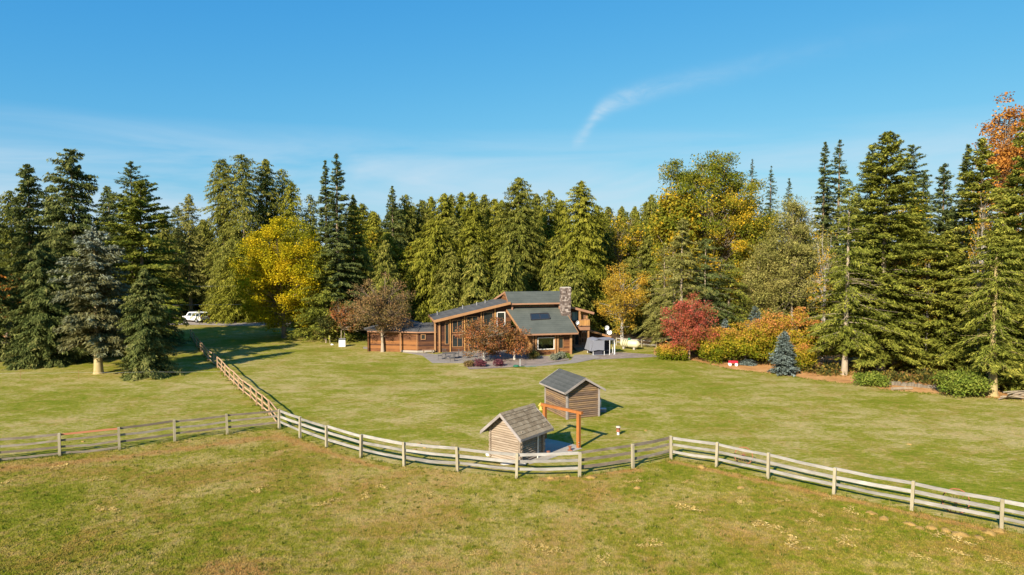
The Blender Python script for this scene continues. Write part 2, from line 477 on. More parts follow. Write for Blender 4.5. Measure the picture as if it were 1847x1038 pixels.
# ------------------------------------------------------------------ mesh helpers
class MB:
    def __init__(self):
        self.v, self.f = [], []

    def add(self, vs, fs):
        o = len(self.v)
        self.v += [tuple(p) for p in vs]
        self.f += [tuple(i + o for i in f) for f in fs]
        return self

    def box(self, c, s, R=None):
        c = Vector(c)
        P = []
        for x in (-.5, .5):
            for y in (-.5, .5):
                for z in (-.5, .5):
                    p = Vector((x * s[0], y * s[1], z * s[2]))
                    P.append(c + (R @ p if R else p))
        return self.add(P, [(0, 1, 3, 2), (4, 6, 7, 5), (0, 4, 5, 1), (2, 3, 7, 6), (0, 2, 6, 4), (1, 5, 7, 3)])

    def prism(self, poly, ext):
        ext = Vector(ext)
        n = len(poly)
        a = [Vector(p) for p in poly]
        b = [p + ext for p in a]
        fs = [tuple(range(n - 1, -1, -1)), tuple(range(n, 2 * n))]
        fs += [(i, (i + 1) % n, n + (i + 1) % n, n + i) for i in range(n)]
        return self.add(a + b, fs)

    def beam(self, p0, p1, w, h, up=(0, 0, 1)):
        p0, p1 = Vector(p0), Vector(p1)
        d = (p1 - p0).normalized()
        s = d.cross(Vector(up)).normalized()
        u = s.cross(d).normalized()
        a = s * w / 2
        b = u * h / 2
        return self.add([p0 - a - b, p0 + a - b, p0 + a + b, p0 - a + b, p1 - a - b, p1 + a - b, p1 + a + b, p1 - a + b],
                        [(0, 1, 2, 3), (7, 6, 5, 4), (0, 4, 5, 1), (1, 5, 6, 2), (2, 6, 7, 3), (3, 7, 4, 0)])

    def tube(self, pts, rad, n=6, cap=True):
        pts = [Vector(p) for p in pts]
        if not hasattr(rad, '__len__'):
            rad = [rad] * len(pts)
        V, Fc = [], []
        for i, p in enumerate(pts):
            d = (pts[min(i + 1, len(pts) - 1)] - pts[max(i - 1, 0)]).normalized()
            ref = Vector((0, 0, 1)) if abs(d.z) < 0.9 else Vector((0, 1, 0))
            a = d.cross(ref).normalized()
            b = a.cross(d)
            for k in range(n):
                t = 2 * math.pi * k / n
                V.append(p + (a * math.cos(t) + b * math.sin(t)) * rad[i])
        for i in range(len(pts) - 1):
            for k in range(n):
                q = (k + 1) % n
                Fc.append((i * n + k, i * n + q, (i + 1) * n + q, (i + 1) * n + k))
        if cap:
            Fc.append(tuple(range(n)))
            Fc.append(tuple(range(len(V) - 1, len(V) - n - 1, -1)))
        return self.add(V, Fc)

    def lathe(self, prof, c=(0, 0, 0), n=12, axis='z'):
        V, Fc = [], []
        for r, z in prof:
            for k in range(n):
                t = 2 * math.pi * k / n
                q = (r * math.cos(t), r * math.sin(t), z)
                if axis == 'x':
                    q = (q[2], q[0], q[1])
                if axis == 'y':
                    q = (q[0], q[2], q[1])
                V.append((q[0] + c[0], q[1] + c[1], q[2] + c[2]))
        for i in range(len(prof) - 1):
            for k in range(n):
                q = (k + 1) % n
                Fc.append((i * n + k, i * n + q, (i + 1) * n + q, (i + 1) * n + k))
        Fc.append(tuple(range(n)))
        Fc.append(tuple(range(len(V) - 1, len(V) - n - 1, -1)))
        return self.add(V, Fc)

    def mesh(self, name, mat, smooth=False):
        me = bpy.data.meshes.new(name)
        me.from_pydata(self.v, [], self.f)
        me.materials.append(mat)
        if smooth:
            me.polygons.foreach_set('use_smooth', [True] * len(me.polygons))
        me.update()
        return me

    def build(self, name, mat, parent=None, loc=None, smooth=False, stuff=False, label=None):
        return link(name, self.mesh(name, M[mat] if isinstance(mat, str) else mat, smooth), parent, loc, stuff, label)


def link(name, data, parent=None, loc=None, stuff=False, label=None):
    o = bpy.data.objects.new(name, data)
    COL.objects.link(o)
    if parent is not None:
        o.parent = parent
    if loc is not None:
        o.location = loc
    if stuff:
        o['kind'] = 'stuff'
    if label:
        o['label'] = label
    return o


def tag(o, label, cat, group=None):
    o['label'] = label
    o['category'] = cat
    if group:
        o['group'] = group
    return o


def thing(name, loc, label, cat, group=None, rz=0.0):
    o = link(name, None, None, loc)
    o.rotation_euler = (0, 0, rz)
    return tag(o, label, cat, group)


def structure(o):
    o['kind'] = 'structure'
    return o


def copy_tree(o, parent=None):
    c = o.copy()
    COL.objects.link(c)
    if parent is not None:
        c.parent = parent
    for ch in list(o.children):
        copy_tree(ch, c)
    return c


def tri_mesh(name, V, tint, mat, nv=3):
    """V: (n, nv, 3) loose faces, tint: (n,) plant colour mix"""
    n = V.shape[0]
    me = bpy.data.meshes.new(name)
    me.vertices.add(n * nv)
    me.vertices.foreach_set('co', V.reshape(-1).astype(np.float32))
    me.loops.add(n * nv)
    me.loops.foreach_set('vertex_index', np.arange(n * nv, dtype=np.int32))
    me.polygons.add(n)
    me.polygons.foreach_set('loop_start', np.arange(0, n * nv, nv, dtype=np.int32))
    me.polygons.foreach_set('loop_total', np.full(n, nv, dtype=np.int32))
    at = me.attributes.new('tint', 'FLOAT', 'POINT')
    at.data.foreach_set('value', np.repeat(tint, nv).astype(np.float32))
    me.materials.append(M[mat] if isinstance(mat, str) else mat)
    me.update(calc_edges=True)
    return me


# ------------------------------------------------------------------ ground
def sheet(name, poly, z, mat):
    m = MB()
    m.add([(p[0], p[1], z) for p in poly], [tuple(range(len(poly)))])
    o = m.build(name, mat)
    me = o.data
    if me.polygons[0].normal.z < 0:
        me.flip_normals()
    return structure(o)


def gp(pts):
    return [ground(*p).to_2d() for p in pts]


big = MB().add([(-2500, -600, 0), (2500, -600, 0), (2500, 3500, 0), (-2500, 3500, 0)], [(0, 1, 2, 3)])
structure(big.build('ground', 'pasture'))

LEFT_POSTS = gp([(107.6, 822.8), (215.3, 811.6), (315.3, 796.4), (410, 784.3)])
LEFT_POSTS = [LEFT_POSTS[0] + (LEFT_POSTS[0] - LEFT_POSTS[1]) * k for k in (2, 1)] + LEFT_POSTS
CORNER = ground(503.4, 774.6).to_2d()
CURVE_POSTS = gp([(541, 790.3), (589, 806.9), (651, 825.5), (729, 841), (825.6, 851.2), (931.4, 863.3), (1044.9, 860.6), (1141.6, 845),
                  (1210, 829), (1292, 842.3), (1385.4, 864), (1503.7, 892), (1644, 920.8), (1806.5, 955.3)])
CURVE_POSTS = [CORNER] + CURVE_POSTS
CURVE_POSTS += [CURVE_POSTS[-1] + (CURVE_POSTS[-1] - CURVE_POSTS[-2]) * k for k in (1, 2)]
FAR_POSTS = gp([(486, 750), (473.6, 740), (463, 732), (452, 721), (439.5, 711), (430, 703), (422, 694.5), (414, 687), (406, 679), (399.4, 671),
                (392.7, 664.7), (386, 658), (375.5, 651), (368, 642), (362, 634), (355, 626), (349, 617), (344, 609)])
LAWN = CURVE_POSTS + [Vector((75, 20)), Vector((110, 60)), Vector((110, 118)), ground(345, 591).to_2d()] + FAR_POSTS[::-1]
sheet('lawn', LAWN, 0.004, 'lawn')
FIELD = LEFT_POSTS + [CORNER] + FAR_POSTS + [ground(345, 591).to_2d(), Vector((-140, 116)), Vector((-140, 50)), LEFT_POSTS[0] + (LEFT_POSTS[0] - CORNER) * 3]
sheet('field', FIELD, 0.004, 'lawn')
VERGE = [(1180, 641), (1232, 648), (1284, 659), (1319, 667), (1388, 674), (1480, 687), (1544, 694), (1607, 704.6), (1690, 711), (1774, 717), (1847, 723), (2100, 752)]
verge = gp(VERGE)
fine = []
rr = random.Random(3)
for a, b in zip(verge, verge[1:]):
    for k in range(8):
        p = a.lerp(b, k / 8)
        fine.append(p + Vector((rr.uniform(-.2, .2), rr.uniform(-.25, .25))))
fine.append(verge[-1])
sheet('needle_verge', fine + [Vector((130, 60)), Vector((130, 90))] + gp([(1300, 627), (1180, 628)]), 0.008, 'litter')
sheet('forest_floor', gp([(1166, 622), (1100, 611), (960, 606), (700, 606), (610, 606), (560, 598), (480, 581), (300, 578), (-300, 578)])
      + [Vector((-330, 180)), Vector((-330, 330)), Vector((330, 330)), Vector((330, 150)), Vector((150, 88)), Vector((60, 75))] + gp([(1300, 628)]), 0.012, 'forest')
sheet('driveway', gp([(-350, 586), (360, 586.5), (420, 588), (480, 587.5), (560, 590), (600, 596), (600, 592), (560, 584), (480, 580.5), (360, 579), (-350, 578)]), 0.016, 'gravel')

# grass blades near the camera, in the colours of the turf they grow in
def inside(poly, P):
    c = np.zeros(len(P), bool)
    n = len(poly)
    for i in range(n):
        x0, y0 = poly[i]
        x1, y1 = poly[(i + 1) % n]
        hit = ((y0 > P[:, 1]) != (y1 > P[:, 1])) & (P[:, 0] < (x1 - x0) * (P[:, 1] - y0) / (y1 - y0 + 1e-12) + x0)
        c ^= hit
    return c


def blades(name, mat, rng, pos, h, w, lab):
    n = len(pos)
    a = rng.uniform(0, 2 * np.pi, n)
    hh = h * rng.uniform(0.5, 1.3, n)
    ww = w * rng.uniform(0.7, 1.3, n)
    d = np.stack([np.cos(a), np.sin(a)], 1)
    lean = rng.normal(0, 0.55, (n, 2)) * hh[:, None]
    V = np.zeros((n, 3, 3))
    V[:, 0, :2] = pos - d * ww[:, None] / 2
    V[:, 1, :2] = pos + d * ww[:, None] / 2
    V[:, 2, :2] = pos + lean
    V[:, 2, 2] = hh
    o = link(name, tri_mesh(name, V, np.zeros(n), mat), None, None, True)
    return tag(o, lab, 'grass')


g_rng = np.random.default_rng(5)
npt = 420000
yy = 25 + (62 - 25) * g_rng.random(npt) ** 1.5
xx = g_rng.uniform(-0.80, 0.80, npt) * yy
pp = np.stack([xx, yy], 1)
clump = g_rng.normal(0, 0.05, (npt, 2))
pp = pp + clump
inl = inside([tuple(p) for p in LAWN], pp)
inf = inside([tuple(p) for p in FIELD], pp)
past = ~(inl | inf)
blades('pasture_grass', 'pasture', g_rng, pp[past], 0.055, 0.038, 'rough tufted grass of the front pasture with brown bare patches')
lw = pp[inl]
blades('lawn_grass', 'lawn', g_rng, lw[g_rng.random(len(lw)) < 0.6], 0.028, 0.04, 'short mown grass inside the curved rail fence')
fl = pp[inf]
blades('field_grass', 'lawn', g_rng, fl[g_rng.random(len(fl)) < 0.6], 0.03, 0.04, 'short grass of the left field behind the straight rail fence')


def tufts(name, mat, rng, centres, spread, per, h, w, lab):
    """longer grass: loose sheaves of blades round the given spots"""
    c = np.repeat(centres, per, axis=0) + rng.normal(0, spread, (len(centres) * per, 2))
    hs = np.repeat(rng.uniform(0.5, 1.3, len(centres)), per)
    n = len(c)
    a = rng.uniform(0, 2 * np.pi, n)
    d = np.stack([np.cos(a), np.sin(a)], 1)
    V = np.zeros((n, 3, 3))
    ww = w * rng.uniform(0.6, 1.3, n)
    hh = h * hs * rng.uniform(0.5, 1.2, n)
    V[:, 0, :2] = c - d * ww[:, None] / 2
    V[:, 1, :2] = c + d * ww[:, None] / 2
    V[:, 2, :2] = c + rng.normal(0, 0.4, (n, 2)) * hh[:, None]
    V[:, 2, 2] = hh
    return tag(link(name, tri_mesh(name, V, rng.random(n), mat), None, None, True), lab, 'grass')


M['weed'] = m_leaf('weed_blades', (0.06, 0.11, 0.008), (0.13, 0.15, 0.015), (0.30, 0.24, 0.07), trans=0.3, patch=0.4, patch_scale=0.3)
foot = []
for line in (CURVE_POSTS, LEFT_POSTS + [CORNER], FAR_POSTS):
    for p, q in zip(line, line[1:]):
        L_ = (q - p).length
        for k in range(int(L_ * 5)):
            if g_rng.random() < 0.62:
                foot.append(tuple(p.lerp(q, g_rng.random()) + Vector(g_rng.normal(0, 0.13, 2))))
    for p in line:
        for k in range(7):
            foot.append(tuple(p + Vector(g_rng.normal(0, 0.14, 2))))
tufts('fence_grass', 'weed', g_rng, np.array(foot), 0.05, 8, 0.20, 0.028, 'longer uncut grass growing at the feet of the rail fences')
nt = 1500
yy = 25 + 27 * g_rng.random(nt) ** 1.3
tp_ = np.stack([g_rng.uniform(-0.78, 0.78, nt) * yy, yy], 1)
tp_ = tp_[~(inside([tuple(p) for p in LAWN], tp_) | inside([tuple(p) for p in FIELD], tp_))]
tufts('pasture_weeds', 'weed', g_rng, tp_, 0.07, 14, 0.11, 0.04, 'scattered low tufts of weed and coarse grass in the front pasture')
vg = []
for p, q in zip(verge, verge[1:]):
    for k in range(int((q - p).length * 9)):
        vg.append(tuple(p.lerp(q, g_rng.random()) + Vector((g_rng.normal(0, 0.1), g_rng.normal(-0.1, 0.22)))))
tufts('verge_grass', 'weed', g_rng, np.array(vg), 0.08, 9, 0.13, 0.05, 'ragged grass along the edge of the needle strip')

# ------------------------------------------------------------------ plants
M['n_spruce'] = m_leaf('dark_spruce_needles', (0.036, 0.048, 0.014), (0.082, 0.090, 0.026), (0.145, 0.125, 0.042), trans=0.28, gain=1.95)
M['n_fir'] = m_leaf('fir_needles', (0.054, 0.064, 0.010), (0.112, 0.114, 0.018), (0.195, 0.172, 0.032), trans=0.28, gain=2.2)
M['n_bluefir'] = m_leaf('blue_green_fir_needles', (0.036, 0.050, 0.016), (0.072, 0.084, 0.026), (0.130, 0.128, 0.040), trans=0.28, gain=2.05)
M['n_cedar'] = m_leaf('cedar_sprays', (0.072, 0.078, 0.009), (0.150, 0.146, 0.018), (0.25, 0.218, 0.034), trans=0.3, gain=1.55)
M['n_cedar_dark'] = m_leaf('dark_cedar_sprays', (0.054, 0.062, 0.011), (0.112, 0.112, 0.021), (0.19, 0.160, 0.036), trans=0.3, gain=1.75)
M['n_deodar'] = m_leaf('yellow_green_needles', (0.062, 0.084, 0.012), (0.135, 0.145, 0.022), (0.23, 0.21, 0.040), trans=0.28, gain=1.45)
M['n_bluegrey'] = m_leaf('grey_brown_spruce_needles', (0.090, 0.080, 0.028), (0.115, 0.112, 0.048), (0.16, 0.175, 0.13), trans=0.25, patch=0.15, gain=1.5)
M['n_blue'] = m_leaf('blue_spruce_needles', (0.08, 0.10, 0.08), (0.13, 0.16, 0.14), (0.22, 0.265, 0.245), trans=0.1)
M['n_feather'] = m_leaf('olive_feathery_foliage', (0.105, 0.105, 0.026), (0.18, 0.165, 0.045), (0.25, 0.21, 0.07), trans=0.3, gain=1.6)
M['l_maple'] = m_leaf('yellow_maple_leaves', (0.16, 0.18, 0.010), (0.36, 0.30, 0.012), (0.52, 0.36, 0.014), trans=0.35, patch=0.3, gain=1.15)
M['l_cotton'] = m_leaf('green_gold_leaves', (0.075, 0.092, 0.010), (0.145, 0.142, 0.016), (0.36, 0.22, 0.016), trans=0.35, patch=0.42, patch_scale=0.16, gain=1.6)
M['l_birch'] = m_leaf('golden_birch_leaves', (0.22, 0.17, 0.03), (0.38, 0.25, 0.03), (0.48, 0.26, 0.03), trans=0.35, gain=1.25)
M['l_orange'] = m_leaf('orange_leaves', (0.22, 0.10, 0.03), (0.40, 0.17, 0.035), (0.50, 0.26, 0.045), trans=0.35, gain=1.2)
M['l_red'] = m_leaf('red_leaves', (0.24, 0.10, 0.035), (0.34, 0.075, 0.045), (0.42, 0.10, 0.07), trans=0.3, gain=1.15)
M['l_crab'] = m_leaf('brown_crabapple_leaves', (0.10, 0.09, 0.025), (0.21, 0.14, 0.055), (0.30, 0.16, 0.07), trans=0.2)
M['l_maplered'] = m_leaf('rusty_leaves', (0.10, 0.085, 0.022), (0.25, 0.115, 0.035), (0.36, 0.12, 0.055), trans=0.25, patch=0.35, patch_scale=0.5)
M['l_hazel'] = m_leaf('turning_hazel_leaves', (0.16, 0.19, 0.014), (0.42, 0.30, 0.025), (0.54, 0.22, 0.075), trans=0.3, patch=0.15, patch_scale=0.5)
M['l_rhodo'] = m_leaf('glossy_green_leaves', (0.08, 0.12, 0.016), (0.15, 0.185, 0.028), (0.23, 0.24, 0.04), trans=0.15, gain=1.05)
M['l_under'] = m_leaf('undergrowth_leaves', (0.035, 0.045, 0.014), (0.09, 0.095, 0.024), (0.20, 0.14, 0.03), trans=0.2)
M['l_purple'] = m_leaf('purple_leaves', (0.10, 0.035, 0.045), (0.18, 0.06, 0.07), None, trans=0.2)
M['l_sage'] = m_leaf('grey_green_leaves', (0.16, 0.17, 0.11), (0.27, 0.28, 0.19), None, trans=0.15)


def unit(a):
    return a / (np.linalg.norm(a, axis=-1, keepdims=True) + 1e-9)


def leaf_tris(rng, c, a, b, l, w):
    l = l[:, None] * 0.5
    w = w[:, None] * 0.5
    V = np.stack([c - a * l + b * w, c - a * l - b * w, c + a * l], 1)
    return V


def conifer(seed, H, R, n=16000, nb=260, z0=0.05, prof=0.85, rise=0.1, droop=0.3, hang=0.3, flat=0.5, leaf=(0.55, 0.2), whorl=0,
            spread=0.45, lobes=0.15, bare=None, tiptint=0.3, tmin=0.08, limbs=0, limb_r=0.05, belly=0.0, toptint=0.0, trunk_r=None, wob=0.25):
    """one conifer: its trunk, the limbs one can see, and the sprays along branches"""
    rng = np.random.default_rng(seed)
    u = (np.arange(nb) + rng.random(nb)) / nb
    h = z0 + (1 - z0) * u ** 1.08
    if whorl:
        h = np.clip((np.round(h * whorl) + rng.normal(0, 0.42, nb)) / whorl, z0, 0.995)
    x = (1 - h) / (1 - z0)
    L = R * (x ** prof) * rng.uniform(0.6, 1.15, nb)
    if belly:
        L *= 1 - belly * np.clip((x - 0.75) / 0.25, 0, 1)
    az = rng.uniform(0, 2 * np.pi, nb)
    ph = rng.uniform(0, 6.28, 3)
    L *= 1 + lobes * np.sin(2 * az + ph[0] + 5 * h) + lobes * 0.7 * np.sin(3 * az + ph[1] - 9 * h)
    L = np.maximum(L, 0.10 + 0.03 * H * (1 - h))
    keep = np.ones(nb)
    if bare is not None:                       # thinned-out stretch of the crown
        lo, hi, k = bare
        keep = np.where((h > lo) & (h < hi), k, 1.0)
    bt = rng.random(nb)
    # sprays
    pw = keep * (L + 0.10 * R)
    bi = rng.choice(nb, n, p=pw / pw.sum())
    t = tmin + (1 - tmin) * rng.random(n) ** 0.75
    Lb, azb = L[bi], az[bi]
    D = np.stack([np.cos(azb), np.sin(azb), np.zeros(n)], 1)
    S = np.stack([-np.sin(azb), np.cos(azb), np.zeros(n)], 1)
    sp = rng.normal(0, 0.55, n)
    wid = spread * Lb * (1.08 - t) * 0.6 + 0.12
    pos = D * (Lb * t)[:, None] + S * (sp * wid)[:, None]
    rs = rise * (0.5 + bt[bi]) + 0.55 * h[bi] ** 2.5
    pos[:, 2] += h[bi] * H + rs * Lb * t - droop * Lb * t * t - hang * 0.5 * np.abs(sp) * wid
    ll = leaf[0] * rng.uniform(0.6, 1.35, n) * np.clip(0.45 + 0.55 * Lb / R * 2.2, 0.45, 1.0)
    pos[:, 2] -= hang * ll * 0.5 * rng.random(n)
    pos += rng.normal(0, 0.07, (n, 3))
    a = unit(D * 0.8 + S * (sp * 0.9)[:, None] + np.array([0, 0, -1.0]) * hang * 1.6 + rng.normal(0, 0.35, (n, 3)))
    nrm = np.array([0, 0, 1.0]) * flat + D * (1 - flat) + rng.normal(0, 0.45, (n, 3))
    b = unit(np.cross(a, nrm))
    V = leaf_tris(rng, pos, a, b, ll, leaf[1] * rng.uniform(0.7, 1.4, n))
    tint = 0.28 + 0.30 * (bt[bi] - 0.5) + tiptint * (t - 0.5) + toptint * np.clip((h[bi] - 0.45) / 0.55, 0, 1) + rng.normal(0, 0.08, n)
    # trunk and limbs
    tr = MB()
    r0 = trunk_r or (0.012 * H + 0.08)
    wx, wy = rng.normal(0, wob * 0.3, 2)
    zs = np.linspace(0, 0.985, 9)
    pts = [(wx * math.sin(3 * z), wy * math.sin(2.4 * z), z * H) for z in zs]
    tr.tube([(0, 0, -0.2), (0, 0, 0.25)] + pts[1:], [r0 * 1.5, r0 * 1.15] + [max(0.02, r0 * (1 - z) ** 0.8) for z in zs[1:]], 8)
    lm = None
    if limbs:
        lm = MB()
        for i in rng.permutation(nb)[:limbs]:
            if h[i] > 0.93:
                continue
            d = np.array([math.cos(az[i]), math.sin(az[i])])
            P = []
            ext = rng.uniform(0.85, 1.12)
            for tt in (0.0, 0.3 * ext, 0.62 * ext, 0.95 * ext):
                q = d * L[i] * tt
                zz = h[i] * H + (rise * (0.5 + bt[i]) + 0.55 * h[i] ** 2.5) * L[i] * tt - droop * L[i] * tt * tt
                P.append((q[0] + rng.normal(0, 0.05), q[1] + rng.normal(0, 0.05), zz))
            r = limb_r * (0.5 + 0.8 * L[i] / R)
            lm.tube(P, [r, r * 0.75, r * 0.45, r * 0.12], 4, False)
            for s_ in (-1, 1):                      # dead side twigs
                if rng.random() < 0.7:
                    j = int(rng.integers(1, 3))
                    e = np.array(P[j]) * 0.4 + np.array(P[j + 1]) * 0.6
                    tw = np.array([d[0] - s_ * d[1], d[1] + s_ * d[0], rng.uniform(-0.5, 0.3)]) * L[i] * rng.uniform(0.10, 0.25)
                    lm.tube([P[j], (np.array(P[j]) + e + tw) / 2, e + tw], [r * 0.5, r * 0.35, r * 0.12], 3, False)
    return V, tint, tr, lm


def decid(seed, H, zc, rx, rz, n=16000, clumps=140, cr=0.55, leaf=(0.30, 0.22), r0=0.25, fork=0.25, fill=0.45, lean=(0, 0), limb_r=0.06,
          stems=1, lobes=0.18, droop=0.0, tintz=0.0, flatb=0.0, twigs=0, ry=None, cone=0.0, tint0=0.0):
    """one broadleaf tree: forked trunk, limbs to every leaf clump, loose leaves round the limb ends"""
    rng = np.random.default_rng(seed)
    ry = ry or rx
    d = unit(rng.normal(0, 1, (clumps, 3)))
    ph = rng.uniform(0, 6.28, 4)
    az = np.arctan2(d[:, 1], d[:, 0])
    rad = rng.random(clumps) ** fill
    lump = 1 + lobes * np.sin(3 * az + ph[0] + 3 * d[:, 2]) + lobes * np.sin(2 * az + ph[1] - 4 * d[:, 2]) * 0.8
    c = d * np.minimum(rad * lump, 1.04)[:, None]
    if cone:
        sc = 1 - cone * np.clip(c[:, 2], -0.4, 1)
        c[:, :2] *= sc[:, None]
    c = c * np.array([rx, ry, rz]) + np.array([lean[0], lean[1], zc])
    c[:, 2] = np.clip(c[:, 2], 0.35, None)
    if flatb:
        c[:, 2] = np.maximum(c[:, 2], zc - rz * flatb + rng.random(clumps) * 0.3)
    tr, lm = MB(), MB()
    bases = []
    for s in range(stems):
        off = np.array([0, 0]) if stems == 1 else rng.normal(0, 0.18 * rx * 0.5, 2)
        tilt = rng.normal(0, 0.06 * rx, 2) + np.array(lean) * 0.7
        top = zc + rz * 0.55
        zs = np.linspace(0, 1, 7)
        pts = [(off[0] + tilt[0] * z * z + rng.normal(0, 0.04 * rx * 0.3), off[1] + tilt[1] * z * z + rng.normal(0, 0.04 * rx * 0.3), z * top) for z in zs]
        pts[0] = (off[0], off[1], -0.2)
        rads = [r0 * 1.3] + [max(r0 * 0.12, r0 * (1 - 0.85 * z)) for z in zs[1:]]
        if stems > 1:
            rads = [r * 0.6 for r in rads]
        tr.tube(pts, rads, 8)
        bases.append((pts, top))
    for i in range(clumps):
        pts, top = bases[i % stems]
        f = np.clip(fork + (0.95 - fork) * (c[i, 2] / top) * rng.uniform(0.35, 0.8), fork, 0.97)
        k = f * 6
        j = min(int(k), 5)
        p0 = np.array(pts[j]) * (1 - (k - j)) + np.array(pts[j + 1]) * (k - j)
        p2 = c[i]
        p1 = p0 * 0.45 + p2 * 0.55 + np.array([0, 0, 0.12 + droop]) * np.linalg.norm(p2 - p0) * 0.5
        P = [p0 * (1 - s) ** 2 + 2 * p1 * s * (1 - s) + p2 * s * s for s in (0, 0.33, 0.66, 1.0)]
        r = limb_r * rng.uniform(0.6, 1.3)
        lm.tube(P, [r, r * 0.7, r * 0.45, r * 0.15], 4, False)
        for q in range(twigs):
            e = p2 + rng.normal(0, cr * 0.9, 3)
            s = rng.choice([1, 2, 3])
            lm.tube([P[s], (np.array(P[s]) + e) / 2 + rng.normal(0, 0.05, 3), e], [r * 0.35, r * 0.25, r * 0.08], 3, False)
    bi = rng.integers(0, clumps, n)
    sz = rng.uniform(0.65, 1.3, clumps)[bi]
    pos = c[bi] + np.clip(rng.normal(0, 0.9, (n, 3)), -1.5, 1.5) * (cr * sz)[:, None] * np.array([1, 1, 0.72])
    pos[:, 2] = np.maximum(pos[:, 2] - droop * cr * rng.random(n), 0.05)
    a = unit(rng.normal(0, 1, (n, 3)) + np.array([0, 0, -0.35]))
    nrm = unit(rng.normal(0, 0.75, (n, 3)) + unit(pos - np.array([0, 0, zc])) * 0.7 + np.array([0, 0, 0.4]))
    b = unit(np.cross(a, nrm))
    ll = leaf[0] * rng.uniform(0.6, 1.3, n)
    ww = leaf[1] * rng.uniform(0.6, 1.3, n)
    l2, w2 = ll[:, None] * .5, ww[:, None] * .5
    V = np.stack([pos - a * l2, pos + b * w2, pos + a * l2, pos - b * w2], 1)
    ct = rng.random(clumps)
    tint = 0.45 + tint0 + 0.5 * (ct[bi] - 0.5) + rng.normal(0, 0.1, n) + tintz * (pos[:, 2] - zc) / rz
    return V, tint, tr, lm


MESHES = {}


def plant(name, label, cat, loc, parts, leafmat, barkmat, group=None, crown='crown', key=None, scale=1.0, rz=0.0, limbmat=None):
    root = thing(name, loc, label, cat, group, rz)
    root.scale = (scale,) * 3 if not hasattr(scale, '__len__') else scale
    if key in MESHES:
        ms = MESHES[key]
    else:
        V, tint, tr, lm = parts()
        ms = [tri_mesh(name + '_' + crown, V, tint, leafmat, V.shape[1]), tr.mesh(name + '_trunk', M[barkmat], True) if tr else None,
              lm.mesh(name + '_limbs', M[limbmat or barkmat], False) if lm and lm.v else None]
        if key:
            MESHES[key] = ms
    link(crown, ms[0], root)
    if ms[1]:
        link('trunk' if cat != 'shrub' else 'stem', ms[1], root)
    if ms[2]:
        link('limbs' if cat != 'shrub' else 'twigs', ms[2], root, None, True)
    return root


def base_top(px, Y, top):
    r = ray(px, 600)
    b = at_depth(px, 519, Y)
    g = Vector((b.x, Y, 0))
    # ground X along the plumb line through the picture column
    k = (Y * CP + CAM_H * SP)
    g.x = (px - CX) / F * k
    H = at_depth(px, top, Y).z
    return g, H


seed_n = [100]


def con(px, Y, top, w, mat, label, bark='bark', name='fir_tree', group=None, key=None, n=15000, **kw):
    g, H = base_top(px, Y, top)
    wide = kw.pop('wide', 1.0 if mat == 'n_blue' else 1.2)
    wide *= 1.12 if 'cedar' in mat else 1.0
    n = int(n * (1.0 if mat == 'n_blue' else 1.9))
    R = w / 2 * Y / F * wide
    seed_n[0] += 1
    s = seed_n[0]
    if key and key in MESHES:
        h0, r0 = MESHES[key + '!']
        return plant(name, label, 'tree', g, None, mat, bark, group, key=key, scale=(R / r0, R / r0, H / h0), rz=random.uniform(0, 6.28))
    if key:
        MESHES[key + '!'] = (H, R)
    return plant(name, label, 'tree', g, lambda: conifer(s, H, R, n, **kw), mat, bark, group, key=key)


def dec(px, Y, top, bottom, w, mat, label, bark='bark', name='broadleaf_tree', cat='tree', group=None, n=15000, limbmat=None, **kw):
    g, H = base_top(px, Y, top)
    zb = max(0.2, at_depth(px, bottom, Y).z)
    rx = w / 2 * Y / F
    seed_n[0] += 1
    s = seed_n[0]
    cr = kw.get('cr', 0.55)
    zt = H - cr * 1.0
    zc, rz = (zt + zb) / 2, (zt - zb) / 2
    return plant(name, label, cat, g, lambda: decid(s, H, zc, max(0.3, rx - cr * 0.8), max(rz, 0.25), n, **kw), mat, bark, group, limbmat=limbmat)


CEDAR = dict(nb=800, prof=0.44, rise=0.05, droop=0.42, hang=0.75, flat=0.15, leaf=(0.44, 0.16), spread=0.42, lobes=0.18, z0=0.01, belly=0.2, tiptint=0.35)
SPRUCE = dict(nb=360, prof=0.52, rise=0.02, droop=0.28, hang=0.5, flat=0.35, leaf=(0.42, 0.145), spread=0.45, lobes=0.22, z0=0.02, whorl=36)
FIR = dict(nb=400, prof=0.60, rise=0.02, droop=0.14, hang=0.12, flat=0.8, leaf=(0.42, 0.145), spread=0.5, lobes=0.2, z0=0.04, whorl=34)
TIER = dict(nb=200, prof=0.8, rise=0.0, droop=0.10, hang=0.10, flat=0.85, leaf=(0.5, 0.18), spread=0.5, lobes=0.2, whorl=15)
SPARSE = dict(nb=230, prof=0.6, rise=0.04, droop=0.30, hang=0.3, flat=0.6, leaf=(0.36, 0.10), spread=0.45, lobes=0.28, whorl=26, limbs=90, limb_r=0.028)

